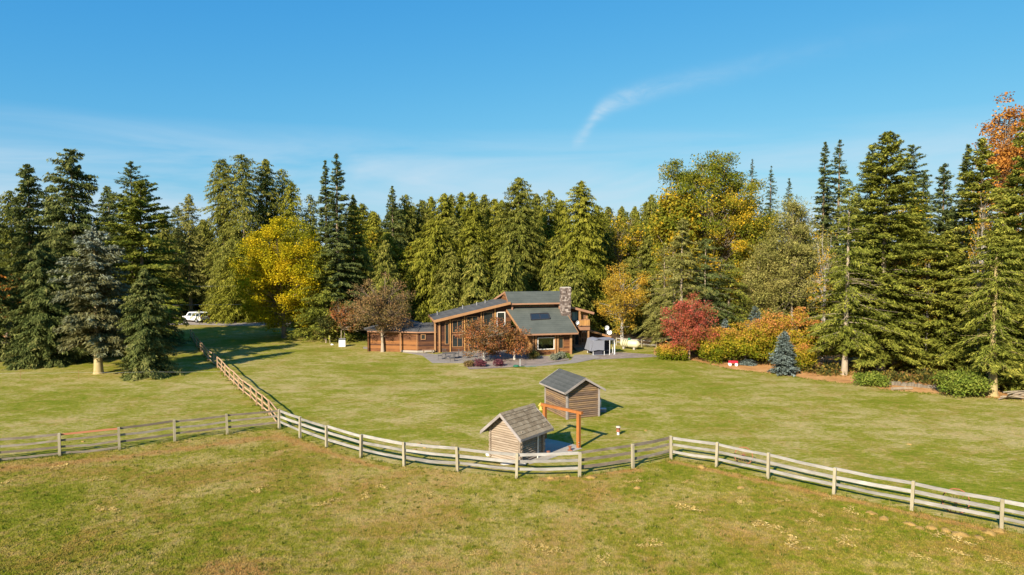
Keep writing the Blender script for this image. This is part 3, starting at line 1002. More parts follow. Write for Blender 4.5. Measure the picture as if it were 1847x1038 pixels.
# ---- left stand
con(-10, 80, 300, 80, 'n_spruce', 'gaunt dark spruce with drooping open branches cut off by the left edge of the picture', name='spruce_tree', n=7000,
    **{**SPRUCE, 'nb': 110, 'droop': 0.45, 'limbs': 60})
con(62, 85, 298, 104, 'n_spruce', 'dark green spruce with a blunt olive top, behind and left of the tallest left spruce', name='spruce_tree', n=17000, **{**SPRUCE, 'wide': 1.12, 'prof': 0.46})
con(140, 82, 272, 155, 'n_spruce', 'tall broad dark spruce with brownish tips and a pointed leader, left of the flat-tiered cedar', name='spruce_tree', n=26000, **{**SPRUCE, 'wide': 1.15, 'prof': 0.45})
con(84, 77, 440, 128, 'n_spruce', 'broad dark spruce with foliage sweeping down to the grass, left of the grey-blue spruce', name='spruce_tree', n=17000, **{**SPRUCE, 'prof': 0.5, 'wide': 1.0, 'z0': 0.04})
con(178, 71.5, 412, 172, 'n_bluegrey', 'grey-blue spruce with olive brown lower branches and a bare thick trunk on the grass', bark='bark_gold', name='spruce_tree', n=17000,
    **{**FIR, 'z0': 0.2, 'wide': 1.0, 'droop': 0.14, 'hang': 0.3, 'prof': 0.62, 'limbs': 60, 'toptint': 0.5, 'trunk_r': 0.42, 'nb': 260, 'whorl': 18})
con(246, 92, 292, 130, 'n_bluefir', 'dark blue-green fir whose dense top rises behind the flat-tiered cedar', n=15000, **FIR)
con(262, 84, 328, 215, 'n_deodar', 'yellow-green cedar with flat open tiers of spreading branches', name='cedar_tree', n=17000,
    **{**TIER, 'z0': 0.14, 'wide': 1.05, 'belly': 0.5, 'prof': 0.55, 'limbs': 50, 'nb': 210, 'whorl': 17})
con(266, 70.5, 486, 118, 'n_spruce', 'small dense fir with a reddish brown top and foliage down to the grass', n=15000, **{**SPRUCE, 'prof': 0.62, 'leaf': (0.32, 0.12), 'wide': 1.0})
con(272, 91, 470, 80, 'n_spruce', 'dark conifer standing in shade behind the small dense fir', n=9000, **SPRUCE)
con(345, 132, 350, 85, 'n_feather', 'thin brownish conifer with a pale trunk between the tiered cedar and the cedar clump', bark='bark_pale', n=8000, **{**SPRUCE, 'z0': 0.25, 'prof': 0.6})
con(325, 138, 372, 80, 'n_spruce', 'dark spruce far behind the drive where the white vehicle is parked', name='spruce_tree', n=8000, **SPRUCE)
for px, Y, top, w, lab in ((408, 131, 288, 90, 'left top of the big cedar clump behind the drive'), (443, 129, 280, 110, 'tallest cedar of the big clump behind the drive, left of the yellow maple'),
                           (484, 134, 288, 80, 'dark cedar on the right of the big clump, above the yellow maple')):
    con(px, Y, top, w, 'n_cedar_dark', lab if 'cedar' in lab else lab, name='cedar_tree', n=19000, **CEDAR)
con(436, 125, 440, 108, 'n_cedar', 'bright low cedar with drooping skirts right beside the white vehicle', name='cedar_tree', n=13000, **{**CEDAR, 'prof': 0.55})
con(514, 136, 306, 66, 'n_cedar', 'slim cedar rising behind the yellow maple, left of the brighter one', name='cedar_tree', n=10000, **CEDAR)
con(529, 131, 330, 78, 'n_cedar', 'bright green pointed cedar rising just above the yellow maple', name='cedar_tree', n=11000, **CEDAR)
con(563, 140, 352, 60, 'n_cedar_dark', 'distant cedar seen between the yellow maple and the twin firs', name='cedar_tree', n=6000, **CEDAR)
dec(513, 101, 393, 592, 172, 'l_maple', 'broad bright yellow maple turning from green at the edge of the lawn', name='maple_tree', n=80000, clumps=280, cr=0.7, leaf=(0.23, 0.18), r0=0.35, fork=0.12, fill=0.42, tint0=0.12)
con(591, 102, 290, 72, 'n_bluefir', 'slightly shorter left one of the twin slender layered firs', n=11000, **{**FIR, 'z0': 0.1, 'prof': 0.72, 'nb': 280, 'whorl': 26})
con(612, 100, 278, 92, 'n_bluefir', 'tallest slender layered fir with a sharp spire, right one of the twin firs', n=15000, **{**FIR, 'z0': 0.1, 'prof': 0.72, 'nb': 300, 'whorl': 26})
con(640, 104, 352, 90, 'n_fir', 'shorter dark fir leaning against the twin firs on their right', n=12000, **{**FIR, 'prof': 0.7})
con(588, 99, 455, 120, 'n_fir', 'low dark fir filling the space between the yellow maple and the twin firs', n=9000, **{**FIR, 'prof': 0.6})

con(104, 93, 335, 90, 'n_spruce', 'dark spruce filling the dip between the two tall left spruces', name='spruce_tree', n=11000, **{**SPRUCE, 'prof': 0.45})
con(203, 97, 338, 92, 'n_spruce', 'dark spruce in the gap between the tallest left spruce and the flat-tiered cedar', name='spruce_tree', n=12000, **{**SPRUCE, 'prof': 0.45})
con(28, 104, 345, 80, 'n_cedar_dark', 'dull green conifer top low in the gap at the far left', name='cedar_tree', n=9000, **CEDAR)
con(300, 128, 388, 62, 'n_cedar_dark', 'dark cedar in the gap right of the flat-tiered cedar', name='cedar_tree', n=9000, **CEDAR)

# ---- shrubs and small trees by the annex
dec(690, 87.0, 493, 606, 128, 'l_crab', 'brown crab apple with fine bare twigs and pale trunk before the low annex', bark='bark_pale', name='crabapple_tree', n=14000, clumps=150, cr=0.42,
    leaf=(0.17, 0.13), r0=0.20, fork=0.12, fill=0.5, twigs=6, limb_r=0.045, limbmat='bark', droop=0.1)
dec(620, 95, 538, 600, 72, 'l_maplered', 'small tree with orange-red leaves and leaning pale stems behind the white metal box', bark='bark_pale', name='rowan_tree', n=2600, clumps=60, cr=0.42,
    leaf=(0.22, 0.16), r0=0.13, fork=0.2, twigs=3, stems=2)
dec(588, 95.5, 565, 608, 46, 'l_under', 'low green shrub with a grey stem left of the white metal box', bark='bark_pale', name='small_tree', n=2200, clumps=40, cr=0.4, leaf=(0.25, 0.18), r0=0.1)
dec(873, 79.5, 568, 642, 118, 'l_maplered', 'spreading rusty brown tree on a speckled trunk at the patio bed', bark='bark_white', name='garden_maple', n=8500, clumps=150, cr=0.36,
    leaf=(0.17, 0.13), r0=0.15, fork=0.22, fill=0.45, twigs=4, limb_r=0.035, limbmat='bark_pale')
dec(928, 80.5, 588, 640, 72, 'l_maplered', 'smaller rusty red tree beside the big window, right of the spreading one', bark='bark_white', name='garden_maple', n=4500, clumps=90, cr=0.34,
    leaf=(0.17, 0.13), r0=0.13, fork=0.2, fill=0.45, twigs=4, limb_r=0.03, limbmat='bark_pale')

# ---- forest behind the house
con(710, 118, 336, 84, 'n_spruce', 'dark pointed spruce standing taller than the cedar row behind the crab apple', name='spruce_tree', n=12000, **{**SPRUCE, 'prof': 0.7})
con(735, 121, 352, 66, 'n_cedar_dark', 'dark cedar touching the dark pointed spruce on its right', name='cedar_tree', n=9000, **CEDAR)
con(935, 112, 322, 128, 'n_cedar_dark', 'biggest broad cedar of the middle row, directly behind the house roof', name='cedar_tree', n=26000, **{**CEDAR, 'prof': 0.55})
con(990, 122, 344, 74, 'n_cedar', 'narrow cedar in the gap between the two broad cedars behind the chimney', name='cedar_tree', n=10000, **CEDAR)
con(1046, 110, 328, 138, 'n_cedar', 'broad bright cedar with a ragged thin top behind the chimney', name='cedar_tree', n=24000, **{**CEDAR, 'prof': 0.6})
con(788, 108, 398, 120, 'n_cedar', 'bright yellow-green cedar with drooping sprays just behind the long grey roof', name='cedar_tree', n=17000, **{**CEDAR, 'prof': 0.5, 'leaf': (0.62, 0.15)})
con(850, 110, 400, 100, 'n_cedar', 'rounded green cedar left of the biggest broad cedar behind the roof', name='cedar_tree', n=15000, **{**CEDAR, 'prof': 0.5})
dec(725, 113, 425, 560, 105, 'l_cotton', 'olive and gold broadleaf tree among the cedars above the annex', name='alder_tree', n=9000, clumps=110, cr=0.6, leaf=(0.4, 0.3), r0=0.2, limb_r=0.05)
dec(668, 118, 405, 560, 60, 'l_cotton', 'slim olive broadleaf tree between the firs and the crab apple', name='alder_tree', n=5000, clumps=70, cr=0.6, leaf=(0.4, 0.3), r0=0.2)
k = 0
for px, Y, top, w, lab in (
        (655, 138, 368, 56, 'thin far cedar just right of the twin firs'), (678, 128, 384, 64, 'rounded low cedar between the twin firs and the dark pointed spruce'),
        (762, 124, 362, 64, 'green cedar top right beside the dark pair, over the gap left of the roof'), (779, 132, 356, 56, 'slim cedar top above the left end of the long grey roof'),
        (803, 122, 350, 66, 'full cedar top above the second roof vent'), (815, 136, 352, 50, 'far slim cedar peeping out close to the full top over the vents'),
        (833, 126, 348, 60, 'pointed cedar top in the middle of the even row'), (853, 122, 349, 62, 'cedar top of the even row, one before the low dip'),
        (875, 132, 352, 56, 'small cedar top at the low dip left of the biggest cedar'), (893, 126, 360, 66, 'gold-tinged cedar shoulder touching the biggest cedar on its left'),
        (905, 140, 362, 50, 'far cedar mostly hidden by the left shoulder of the biggest cedar'), (968, 134, 352, 58, 'cedar top hidden behind the right shoulder of the biggest cedar'),
        (1012, 134, 362, 58, 'low cedar top directly left of the ragged-topped cedar'), (1076, 130, 372, 62, 'low cedar top directly right of the ragged-topped cedar'),
        (745, 142, 372, 50, 'far pale cedar tip behind the dark pair'), (700, 112, 420, 80, 'dark low cedar right behind the crown of the crab apple'),
        (760, 110, 430, 100, 'wide drooping cedar behind the gap between crab apple and roof'), (820, 116, 392, 80, 'yellowish cedar in front of the even row, over the long grey roof'),
        (890, 112, 410, 90, 'low green cedar behind the joint of the two roofs'), (1000, 112, 430, 100, 'low dark cedar straight behind the upper roof, left of the chimney'),
        (1095, 142, 374, 56, 'far cedar spike in the gap left of the twiggy alders'), (1165, 138, 366, 60, 'far cedar tip against the left flank of the big cottonwood')):
    k += 1
    con(px, Y, top, w, 'n_cedar' if k % 3 else 'n_cedar_dark', lab, name='cedar_tree', group='conifers in the row behind the house', key='row%d' % (k % 6), n=13000, **CEDAR)
for px, Y, top, w in ((1115, 120, 385, 60), (1132, 126, 368, 44), (1152, 122, 376, 54)):
    dec(px, Y, top, 500, w, 'l_cotton', {1115: 'thin olive alder left of the twiggy reddish one, over the golden birch', 1132: 'tall twiggy alder with a bare reddish top over the golden birch',
        1152: 'thin gold-tinged alder beside the big cottonwood on its left'}[px], bark='bark_pale', name='alder_tree', n=3000, clumps=60, cr=0.5, leaf=(0.32, 0.24), r0=0.16, fork=0.4, twigs=2)
dec(1122, 97, 466, 596, 112, 'l_birch', 'golden birch with a white trunk beside the cream gas tank', bark='bark_white', name='birch_tree', n=14000, clumps=130, cr=0.55, leaf=(0.19, 0.14), r0=0.24, fork=0.15,
    fill=0.5, limb_r=0.05, tintz=0.1)

# ---- cottonwood and the mixed edge on the right of the house
dec(1276, 103, 264, 575, 232, 'l_cotton', 'huge round cottonwood turning green to gold, tallest broadleaf tree', bark='bark_pale', name='cottonwood_tree', n=135000, clumps=430, cr=0.85, leaf=(0.26, 0.20),
    r0=0.5, fork=0.15, fill=0.38, limb_r=0.09, lobes=0.04, tintz=-0.18)
dec(1215, 99, 330, 480, 90, 'l_cotton', 'smaller green and gold cottonwood against the left side of the huge one', bark='bark_pale', name='cottonwood_tree', n=9000, clumps=90, cr=0.8, leaf=(0.42, 0.34), r0=0.25, fork=0.3)
con(1196, 93, 440, 80, 'n_feather', 'half-bare olive fir with a pale broken trunk right of the golden birch', bark='bark_pale', n=9000, **{**SPARSE, 'z0': 0.1, 'bare': (0.5, 1, 0.25)})
con(1228, 86, 395, 112, 'n_feather', 'tall half-bare fir with a straight pale trunk behind the red tree', bark='bark_pale', n=9000, **{**SPARSE, 'z0': 0.12, 'bare': (0.25, 0.65, 0.4)})
con(1270, 87, 432, 128, 'n_bluefir', 'blue-green sparse fir with layered drooping limbs right of the red tree', bark='bark_pale', n=9500, **{**SPARSE, 'z0': 0.1, 'prof': 0.6})
con(1316, 89, 470, 100, 'n_fir', 'dark lower fir under the huge cottonwood', bark='bark', n=6000, **{**SPARSE, 'z0': 0.05})
dec(1243, 80.5, 526, 640, 108, 'l_red', 'bright red tree at the edge of the lawn', name='red_maple', n=16000, clumps=170, cr=0.42, leaf=(0.16, 0.12), r0=0.12, fork=0.12, fill=0.48, twigs=3, tintz=0.1, cone=0.25, limb_r=0.035)
HZ = 'shrubs turning colour at the lawn edge'
for px, Y, top, bot, w, lab in ((1212, 81, 618, 647, 60, 'low yellow-green shrub under the red tree'), (1290, 79, 588, 655, 84, 'mostly green hazel between the red tree and the red toy wagon'),
                                (1345, 77.5, 578, 664, 92, 'yellow and orange hazel right behind the red toy wagon'), (1385, 80, 556, 660, 80, 'salmon-topped hazel behind the blue spruce'),
                                (1445, 77, 552, 672, 92, 'orange-topped hazel right of the blue spruce'), (1440, 73.5, 620, 690, 50, 'low green and yellow shrub at the foot of the orange-topped hazel')):
    dec(px, Y, top, bot, w, 'l_hazel', lab, name='hazel_shrub', cat='shrub', group=HZ, n=13000, clumps=130, cr=0.42, leaf=(0.18, 0.13), r0=0.12, fork=0.1, fill=0.4, twigs=1, tintz=0.42, limb_r=0.03, tint0=-0.2 + (0.2 if px in (1385, 1445) else 0.0))
BS = dict(nb=230, prof=0.7, rise=0.1, droop=0.12, hang=0.1, flat=0.7, leaf=(0.26, 0.12), spread=0.5, whorl=15, z0=0.02, lobes=0.08, tiptint=0.5)
con(1413, 71.2, 598, 58, 'n_blue', 'full blue spruce with silvery tiers standing at the lawn edge', name='blue_spruce', n=9000, **BS)
con(1361, 82, 553, 60, 'n_blue', 'blue spruce half hidden behind the hazels, only its pointed top showing', name='blue_spruce', n=7000, **BS)
con(1307, 82, 577, 46, 'n_blue', 'small blue spruce top just right of the red tree', name='blue_spruce', n=5000, **BS)
con(1350, 77, 652, 32, 'n_blue', 'low blue spruce under the hazel beside the red toy wagon', name='blue_spruce', n=3500, **{**BS, 'prof': 0.45})
dec(1428, 91, 340, 575, 140, 'n_feather', 'tall feathery olive tree with a forked pale trunk, right of the cottonwood', bark='bark_pale', name='larch_tree', n=32000, clumps=260, cr=0.65, leaf=(0.36, 0.11), r0=0.2,
    fork=0.3, fill=0.5, twigs=1, cone=0.5, limb_r=0.025)
dec(1366, 93, 440, 595, 84, 'n_feather', 'lower feathery olive tree between the cottonwood and the forked pale trunk', bark='bark_pale', name='larch_tree', n=18000, clumps=150, cr=0.65, leaf=(0.34, 0.12), r0=0.15, fork=0.3)
for px, Y, top, w, lab in ((1352, 150, 287, 52, 'small far fir spire nearest the cottonwood'), (1386, 145, 300, 60, 'far fir top in the middle of the three beyond the cottonwood'),
                           (1418, 140, 322, 52, 'dark far fir top right of the three beyond the cottonwood')):
    con(px, Y, top, w, 'n_bluefir', lab, n=6000, **{**FIR, 'prof': 0.7, 'droop': 0.25})
con(1480, 105, 256, 74, 'n_bluefir', 'left one of the two dark fir spires above the feathery olive tree', n=12000, **{**FIR, 'prof': 0.65, 'droop': 0.2})
con(1506, 108, 252, 76, 'n_bluefir', 'right one of the two dark fir spires above the feathery olive tree', n=12000, **{**FIR, 'prof': 0.65, 'droop': 0.2})

# ---- firs on the right
con(1523, 70.8, 330, 150, 'n_fir', 'gaunt fir with a bare pale trunk and drooping dead limbs in front of the firs', bark='bark_pale', n=7500, **{**SPARSE, 'z0': 0.13, 'belly': 0.3, 'wide': 1.0, 'nb': 240, 'limbs': 130, 'bare': (0.3, 0.95, 0.4), 'trunk_r': 0.30})
con(1588, 73.5, 240, 185, 'n_fir', 'massive dense fir with level green tiers, tallest in the middle of the right stand', bark='bark_pale', n=34000, **{**FIR, 'prof': 0.55, 'nb': 420, 'limbs': 130, 'limb_r': 0.035, 'z0': 0.07, 'wide': 1.1})
con(1562, 77, 262, 90, 'n_bluefir', 'dark fir with a blunt top at the left shoulder of the massive dense fir', n=12000, **{**FIR, 'prof': 0.6})
con(1636, 98, 264, 74, 'n_bluefir', 'far pine with a flat dark top right of the massive fir', name='pine_tree', n=8000, **{**FIR, 'prof': 0.35, 'nb': 160, 'z0': 0.45})
con(1656, 90, 312, 80, 'n_bluefir', 'dark fir below the flat-topped pine', n=9000, **FIR)
con(1650, 74.5, 395, 130, 'n_fir', 'olive fir with many thin dead twigs right of the massive fir', bark='bark_pale', n=14000, **{**SPARSE, 'z0': 0.05, 'nb': 260, 'limbs': 130})
con(1692, 80, 296, 90, 'n_bluefir', 'slim dark fir with a needle-thin leader in a dip of the right stand', n=11000, **FIR)
con(1700, 72, 420, 130, 'n_fir', 'bushy fir with dead lower limbs above the larger round bush', bark='bark_pale', n=14000, **{**FIR, 'limbs': 90, 'prof': 0.5})
con(1732, 76, 262, 86, 'n_bluefir', 'left one of the paired firs below the orange cottonwood', n=12000, **{**FIR, 'prof': 0.6})
con(1757, 70, 250, 110, 'n_fir', 'thinned fir with two pale bare stems showing below the orange cottonwood', bark='bark_pale', n=13000, **{**FIR, 'prof': 0.55, 'bare': (0.25, 0.72, 0.25), 'limbs': 90})
dec(1800, 90, 160, 420, 104, 'l_orange', 'tallest slim cottonwood with orange leaves rising over the right stand', bark='bark_pale', name='cottonwood_tree', n=15000, clumps=150, cr=0.62, leaf=(0.30, 0.23), r0=0.28, fork=0.4, fill=0.55, cone=0.3, twigs=1, limb_r=0.04, lobes=0.06)
con(1790, 60.5, 398, 175, 'n_fir', 'nearest fir with a thick bare trunk and curling dead limbs beside the larger round bush', bark='bark_gold', n=8000,
    **{**SPARSE, 'z0': 0.2, 'belly': 0.45, 'wide': 0.9, 'nb': 220, 'limbs': 130, 'bare': (0.2, 0.8, 0.3), 'trunk_r': 0.36})
con(1850, 64, 196, 180, 'n_fir', 'great dense fir cut off by the right edge of the picture', n=28000, **{**FIR, 'prof': 0.55, 'nb': 380, 'limbs': 60})
con(1818, 71, 300, 110, 'n_fir', 'dense fir in the gap behind the nearest bare trunk', n=15000, **FIR)
for px, Y, top, w, lab in ((1763, 67.5, 345, 56, 'nearly bare pale-stemmed tree with a few gold leaves between the right firs'), (1611, 74, 430, 44, 'thin bare tree with pale crooked stems below the massive dense fir'),
                           (1668, 72.5, 450, 46, 'thin bare tree with pale twigs above the tumbled stone row'), (1481, 78, 400, 52, 'slender nearly bare tree behind the gaunt bare-trunked fir')):
    dec(px, Y, top, 600, w, 'l_birch', lab, bark='bark_white', name='bare_tree', n=1300, clumps=46, cr=0.4, leaf=(0.2, 0.15), r0=0.15, fork=0.35, twigs=4, limb_r=0.032, stems=2)
dec(1705, 84, 400, 560, 70, 'l_birch', 'gold-leaved broadleaf tree glimpsed between the right firs', bark='bark_pale', name='alder_tree', n=4500, clumps=70, cr=0.6, leaf=(0.32, 0.25), r0=0.16)
dec(1640, 88, 350, 520, 66, 'l_cotton', 'olive yellow broadleaf tree glimpsed below the flat-topped pine', bark='bark_pale', name='alder_tree', n=5000, clumps=70, cr=0.6, leaf=(0.36, 0.28), r0=0.16)
dec(14, 90, 482, 578, 74, 'l_orange', 'orange-leaved tree low at the left edge of the picture', name='maple_tree', n=4000, clumps=60, cr=0.6, leaf=(0.36, 0.3), r0=0.2)
dec(1570, 65.2, 672, 696, 62, 'l_rhodo', 'smaller round glossy bush on the needle strip', name='rhododendron_bush', cat='shrub', n=3800, clumps=70, cr=0.28, leaf=(0.24, 0.11), r0=0.05, fork=0.05, fill=0.35, limb_r=0.02)
dec(1733, 60.6, 665, 712, 92, 'l_rhodo', 'larger round glossy bush beside the nearest bare trunk', name='rhododendron_bush', cat='shrub', n=6500, clumps=110, cr=0.34, leaf=(0.26, 0.12), r0=0.06, fork=0.05, fill=0.35, limb_r=0.02)

# ---- the forest beyond, dark between the trunks
BACK = 'shaded conifer deep in the wood behind the front trees'
rr = random.Random(11)
k = 0
MARKS = [(-60, 'the picture\'s left edge'), (0, 'the orange-leaved tree at the left edge'), (60, 'the blunt-topped left spruce'), (140, 'the tallest left spruce'), (200, 'the grey-blue spruce'), (262, 'the flat-tiered cedar'),
         (345, 'the parked white estate car'), (440, 'the big cedar clump'), (520, 'the yellow maple'), (600, 'the twin slender firs'), (640, 'the orange-red rowan'), (690, 'the crab apple'), (735, 'the low annex roof'),
         (790, 'the left end of the long roof'), (840, 'the vents of the long roof'), (890, 'the top of the long roof'), (940, 'the upper roof'), (990, 'the right half of the upper roof'), (1030, 'the chimney'),
         (1070, 'the balcony'), (1120, 'the golden birch'), (1165, 'the cream gas tank'), (1200, 'the left half-bare fir'), (1240, 'the red tree'), (1280, 'the huge cottonwood'), (1320, 'the dark lower fir'),
         (1361, 'the half-hidden blue spruce'), (1412, 'the full blue spruce'), (1445, 'the orange-topped hazel'), (1490, 'the two dark fir spires'), (1523, 'the gaunt bare-trunked fir'), (1570, 'the smaller round bush'),
         (1610, 'the massive dense fir'), (1650, 'the tumbled stone row'), (1692, 'the slim needle-topped fir'), (1733, 'the larger round bush'), (1790, 'the thick bare trunk'), (1847, 'the picture\'s right edge'), (1930, 'the great fir at the right edge'), (2100, 'the end of the rail fence'), (2200, 'the far end of the needle strip'), (2300, 'the last corner of the lawn'), (2420, 'the outermost corner of the lawn')]
RANK = ['shaded conifer close behind', 'darker conifer farther back behind', 'dim conifer deep in the wood behind', 'faint conifer at the very back behind', 'hidden conifer last in line behind', 'lost conifer beyond all others behind', 'unseen conifer past the last one behind']
seen_marks = {}
for px, Y, top in sorted([(x + rr.uniform(-12, 12), rr.uniform(84, 98) + 16 * (x < 1500), rr.uniform(400, 470)) for x in list(range(1300, 1960, 42)) + list(range(1960, 2420, 60))]
                   + [(x + rr.uniform(-12, 12), rr.uniform(105, 135), rr.uniform(345, 400)) for x in range(1180, 1980, 52)]
                   + [(x + rr.uniform(-12, 12), rr.uniform(100, 118), rr.uniform(420, 480)) for x in range(560, 1180, 44)]
                   + [(x + rr.uniform(-12, 12), rr.uniform(126, 150), rr.uniform(395, 430)) for x in range(-60, 640, 48)]
                   + [(x + rr.uniform(-12, 12), rr.uniform(88, 100), rr.uniform(450, 500)) for x in range(85, 250, 42)]
                   + [(x + rr.uniform(-10, 10), rr.uniform(142, 160), rr.uniform(364, 386)) for x in range(640, 1180, 34)]
                   + [(x + rr.uniform(-12, 12), rr.uniform(170, 230), rr.uniform(400, 425)) for x in range(-160, 400, 40)], key=lambda q: q[1]):
    k += 1
    mk = min(MARKS, key=lambda q: abs(q[0] - px))[1]
    seen_marks[mk] = seen_marks.get(mk, -1) + 1
    con(px, Y, top, rr.uniform(60, 95), 'n_fir' if px > 1180 else 'n_cedar_dark', RANK[seen_marks[mk]] + ' ' + mk, group='conifers deep in the wood', key='deep%d%s' % (k % 4, px > 1180), n=8000,
        **{**(SPRUCE if px > 1180 else CEDAR), 'prof': 0.6})
# undergrowth along the wood's edge
rng = np.random.default_rng(77)
und = []
for (x0, x1, y0, y1, hh, m) in ((1270, 1847, 690, 640, 1.3, 900), (560, 1180, 608, 596, 1.8, 900), (300, 620, 580, 574, 2.2, 500), (-100, 80, 600, 578, 1.8, 200), (1847, 2100, 730, 690, 1.4, 250)):
    for i in range(m // 10):
        px = rng.uniform(x0, x1)
        edge = np.interp(px, [1270, 1388, 1544, 1690, 1847, 2100], [650, 668, 684, 696, 708, 740]) if x0 >= 1270 else rng.uniform(y1, y0)
        g = ground(px, edge - rng.uniform(0, 14 if x0 >= 1270 else 2))
        h = hh * rng.uniform(0.3, 1)
        nn = 60
        und.append(np.array([g.x, g.y, h * 0.45]) + rng.normal(0, 1, (nn, 3)) * np.array([0.6, 0.6, h * 0.25]))
und = np.concatenate(und)
und[:, 2] = np.maximum(und[:, 2], 0.03)
nu = len(und)
a = unit(rng.normal(0, 1, (nu, 3)))
b = unit(np.cross(a, rng.normal(0, 1, (nu, 3))))
V = leaf_tris(rng, und, a, b, rng.uniform(0.2, 0.5, nu), rng.uniform(0.1, 0.25, nu))
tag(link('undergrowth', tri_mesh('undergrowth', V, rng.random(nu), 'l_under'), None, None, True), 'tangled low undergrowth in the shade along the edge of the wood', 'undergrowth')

# ------------------------------------------------------------------ fences
def fence(name, posts, label, ph, pw, rails, rail_h, rail_t, rmat, pmat, side, seed, jit=0.035, red=None, group=None, last=True, darker=()):
    """posts on the line, long rails nailed along one side of them; every post and rail its own part"""
    r = random.Random(seed)
    o3 = Vector((posts[0].x, posts[0].y, 0))
    root = thing(name, o3, label, 'fence', group)
    L = [Vector((p.x, p.y, 0)) - o3 for p in posts]
    for i, p in enumerate(L):
        d = (L[min(i + 1, len(L) - 1)] - L[max(i - 1, 0)]).normalized()
        if i == len(L) - 1 and not last:
            continue
        s = Vector((-d.y, d.x, 0))
        h = ph + r.uniform(-.04, .04)
        m = MB()
        lean = Vector((r.uniform(-.05, .05), r.uniform(-.05, .05), 0))
        a, b = d * pw / 2, s * pw / 2
        base = [p - a - b, p + a - b, p + a + b, p - a + b]
        ch = 0.025
        top1 = [q + lean + Vector((0, 0, h - ch)) for q in base]
        top2 = [p + lean + (q - p) * 0.75 + Vector((0, 0, h)) for q in base]
        lo = [q - Vector((0, 0, 0.3)) for q in base]
        m.add(lo + top1 + top2, [(0, 1, 5, 4), (1, 2, 6, 5), (2, 3, 7, 6), (3, 0, 4, 7), (4, 5, 9, 8), (5, 6, 10, 9), (6, 7, 11, 10), (7, 4, 8, 11), (8, 9, 10, 11)])
        m.build('post', pmat, root)
    for i in range(len(L) - 1):
        d = (L[i + 1] - L[i]).normalized()
        s = Vector((-d.y, d.x, 0)) * side
        off = s * (pw / 2 + rail_t / 2 + 0.004)
        zs = rails(i) if callable(rails) else rails
        for k, z in enumerate(zs):
            z0, z1 = z + r.uniform(-jit, jit), z + r.uniform(-jit, jit)
            p0 = L[i] + off - d * 0.02 + Vector((0, 0, z0))
            p1 = L[i + 1] + off - d * 0.03 + Vector((0, 0, z1))
            mid = (p0 + p1) / 2 + Vector((0, 0, -abs(r.gauss(0, 0.03)))) + s * r.uniform(-.015, .02)
            m = MB()
            w = rail_h * r.uniform(0.84, 1.08)
            sec = []
            for p in (p0, mid, p1):
                u = Vector((0, 0, w / 2))
                q = s * rail_t / 2
                sec.append([p - q - u, p + q - u, p + q + u * 0.97, p - q + u])
            vs_ = sum(sec, [])
            fs = [(0, 1, 2, 3), (11, 10, 9, 8)]
            for j in (0, 4):
                for q in range(4):
                    fs.append((j + q, j + 4 + q, j + 4 + (q + 1) % 4, j + (q + 1) % 4))
            m.add(vs_, fs)
            mat = rmat
            lab = None
            if red and (i, k) in red:
                mat, lab = 'rail_red', 'newer reddish top rail'
            elif i in darker:
                mat = 'rail_dark'
            m.build('rail', mat, root, label=lab)
    return root


fence('rail_fence', CURVE_POSTS, 'pale weathered rail fence curving in front of the two sheds', 1.47, 0.15, (1.34, 0.93, 0.50), 0.17, 0.05, 'rail', 'post', 1, 5,
      darker=(7, 8))
fence('rail_fence', LEFT_POSTS + [CORNER], 'brownish rail fence running left from the corner post across the field', 1.47, 0.15,
      lambda i: (1.36, 0.98, 0.58, 0.16) if i < 3 else (1.36, 0.93, 0.50), 0.14, 0.05, 'rail_dark', 'post', 1, 6, red={(2, 0)}, last=False)
fence('rail_fence', [FAR_POSTS[0] + (CORNER - FAR_POSTS[0]) * 0.93] + FAR_POSTS, 'low reddish brown rail fence leading back from the corner post towards the drive', 1.24, 0.11, (1.14, 0.66, 0.22), 0.12, 0.04, 'brown_fence', 'brown_fence', -1, 8, jit=0.04)
fence('rail_fence', gp([(1112, 623), (1133, 624.5), (1158, 626.5), (1184, 629)]), 'pale split-rail fence behind the cream gas tank', 1.05, 0.12, (0.92, 0.45), 0.13, 0.05, 'rail', 'post', 1, 9)

# white electric tape across the left field
tp = [at_depth(px, py, 67.5) for px, py in ((-60, 688), (33, 682), (135, 676), (262, 670), (388, 662))]
tp = [Vector((p.x, 67.5 + i * 0.3, 0)) for i, p in enumerate(tp)]
et = thing('tape_fence', tp[0], 'thin white electric tape strung on slim rods in front of the left spruces', 'fence')
for i, p in enumerate(tp):
    MB().tube([p - tp[0], p - tp[0] + Vector((0, 0, 1.0))], 0.012, 5).build('rod', 'rust', et)
m = MB()
for a_, b_ in zip(tp, tp[1:]):
    z0 = Vector((0, 0, 0.75))
    mid = (a_ + b_) / 2 - tp[0] + z0 - Vector((0, 0, 0.06))
    m.beam(a_ - tp[0] + z0, mid, 0.005, 0.011)
    m.beam(mid, b_ - tp[0] + z0, 0.005, 0.011)
m.build('tape', 'metal', et)


# ------------------------------------------------------------------ back shed
def shed_frame(p_front, p_side):
    """frame with x along the front wall and y along the side wall"""
    d = (p_side - p_front).normalized()
    return math.atan2(d.y, d.x) - math.pi / 2


def log(p0, p1, r, n=6):
    m = MB()
    m.tube([p0, p1], r, n)
    return m


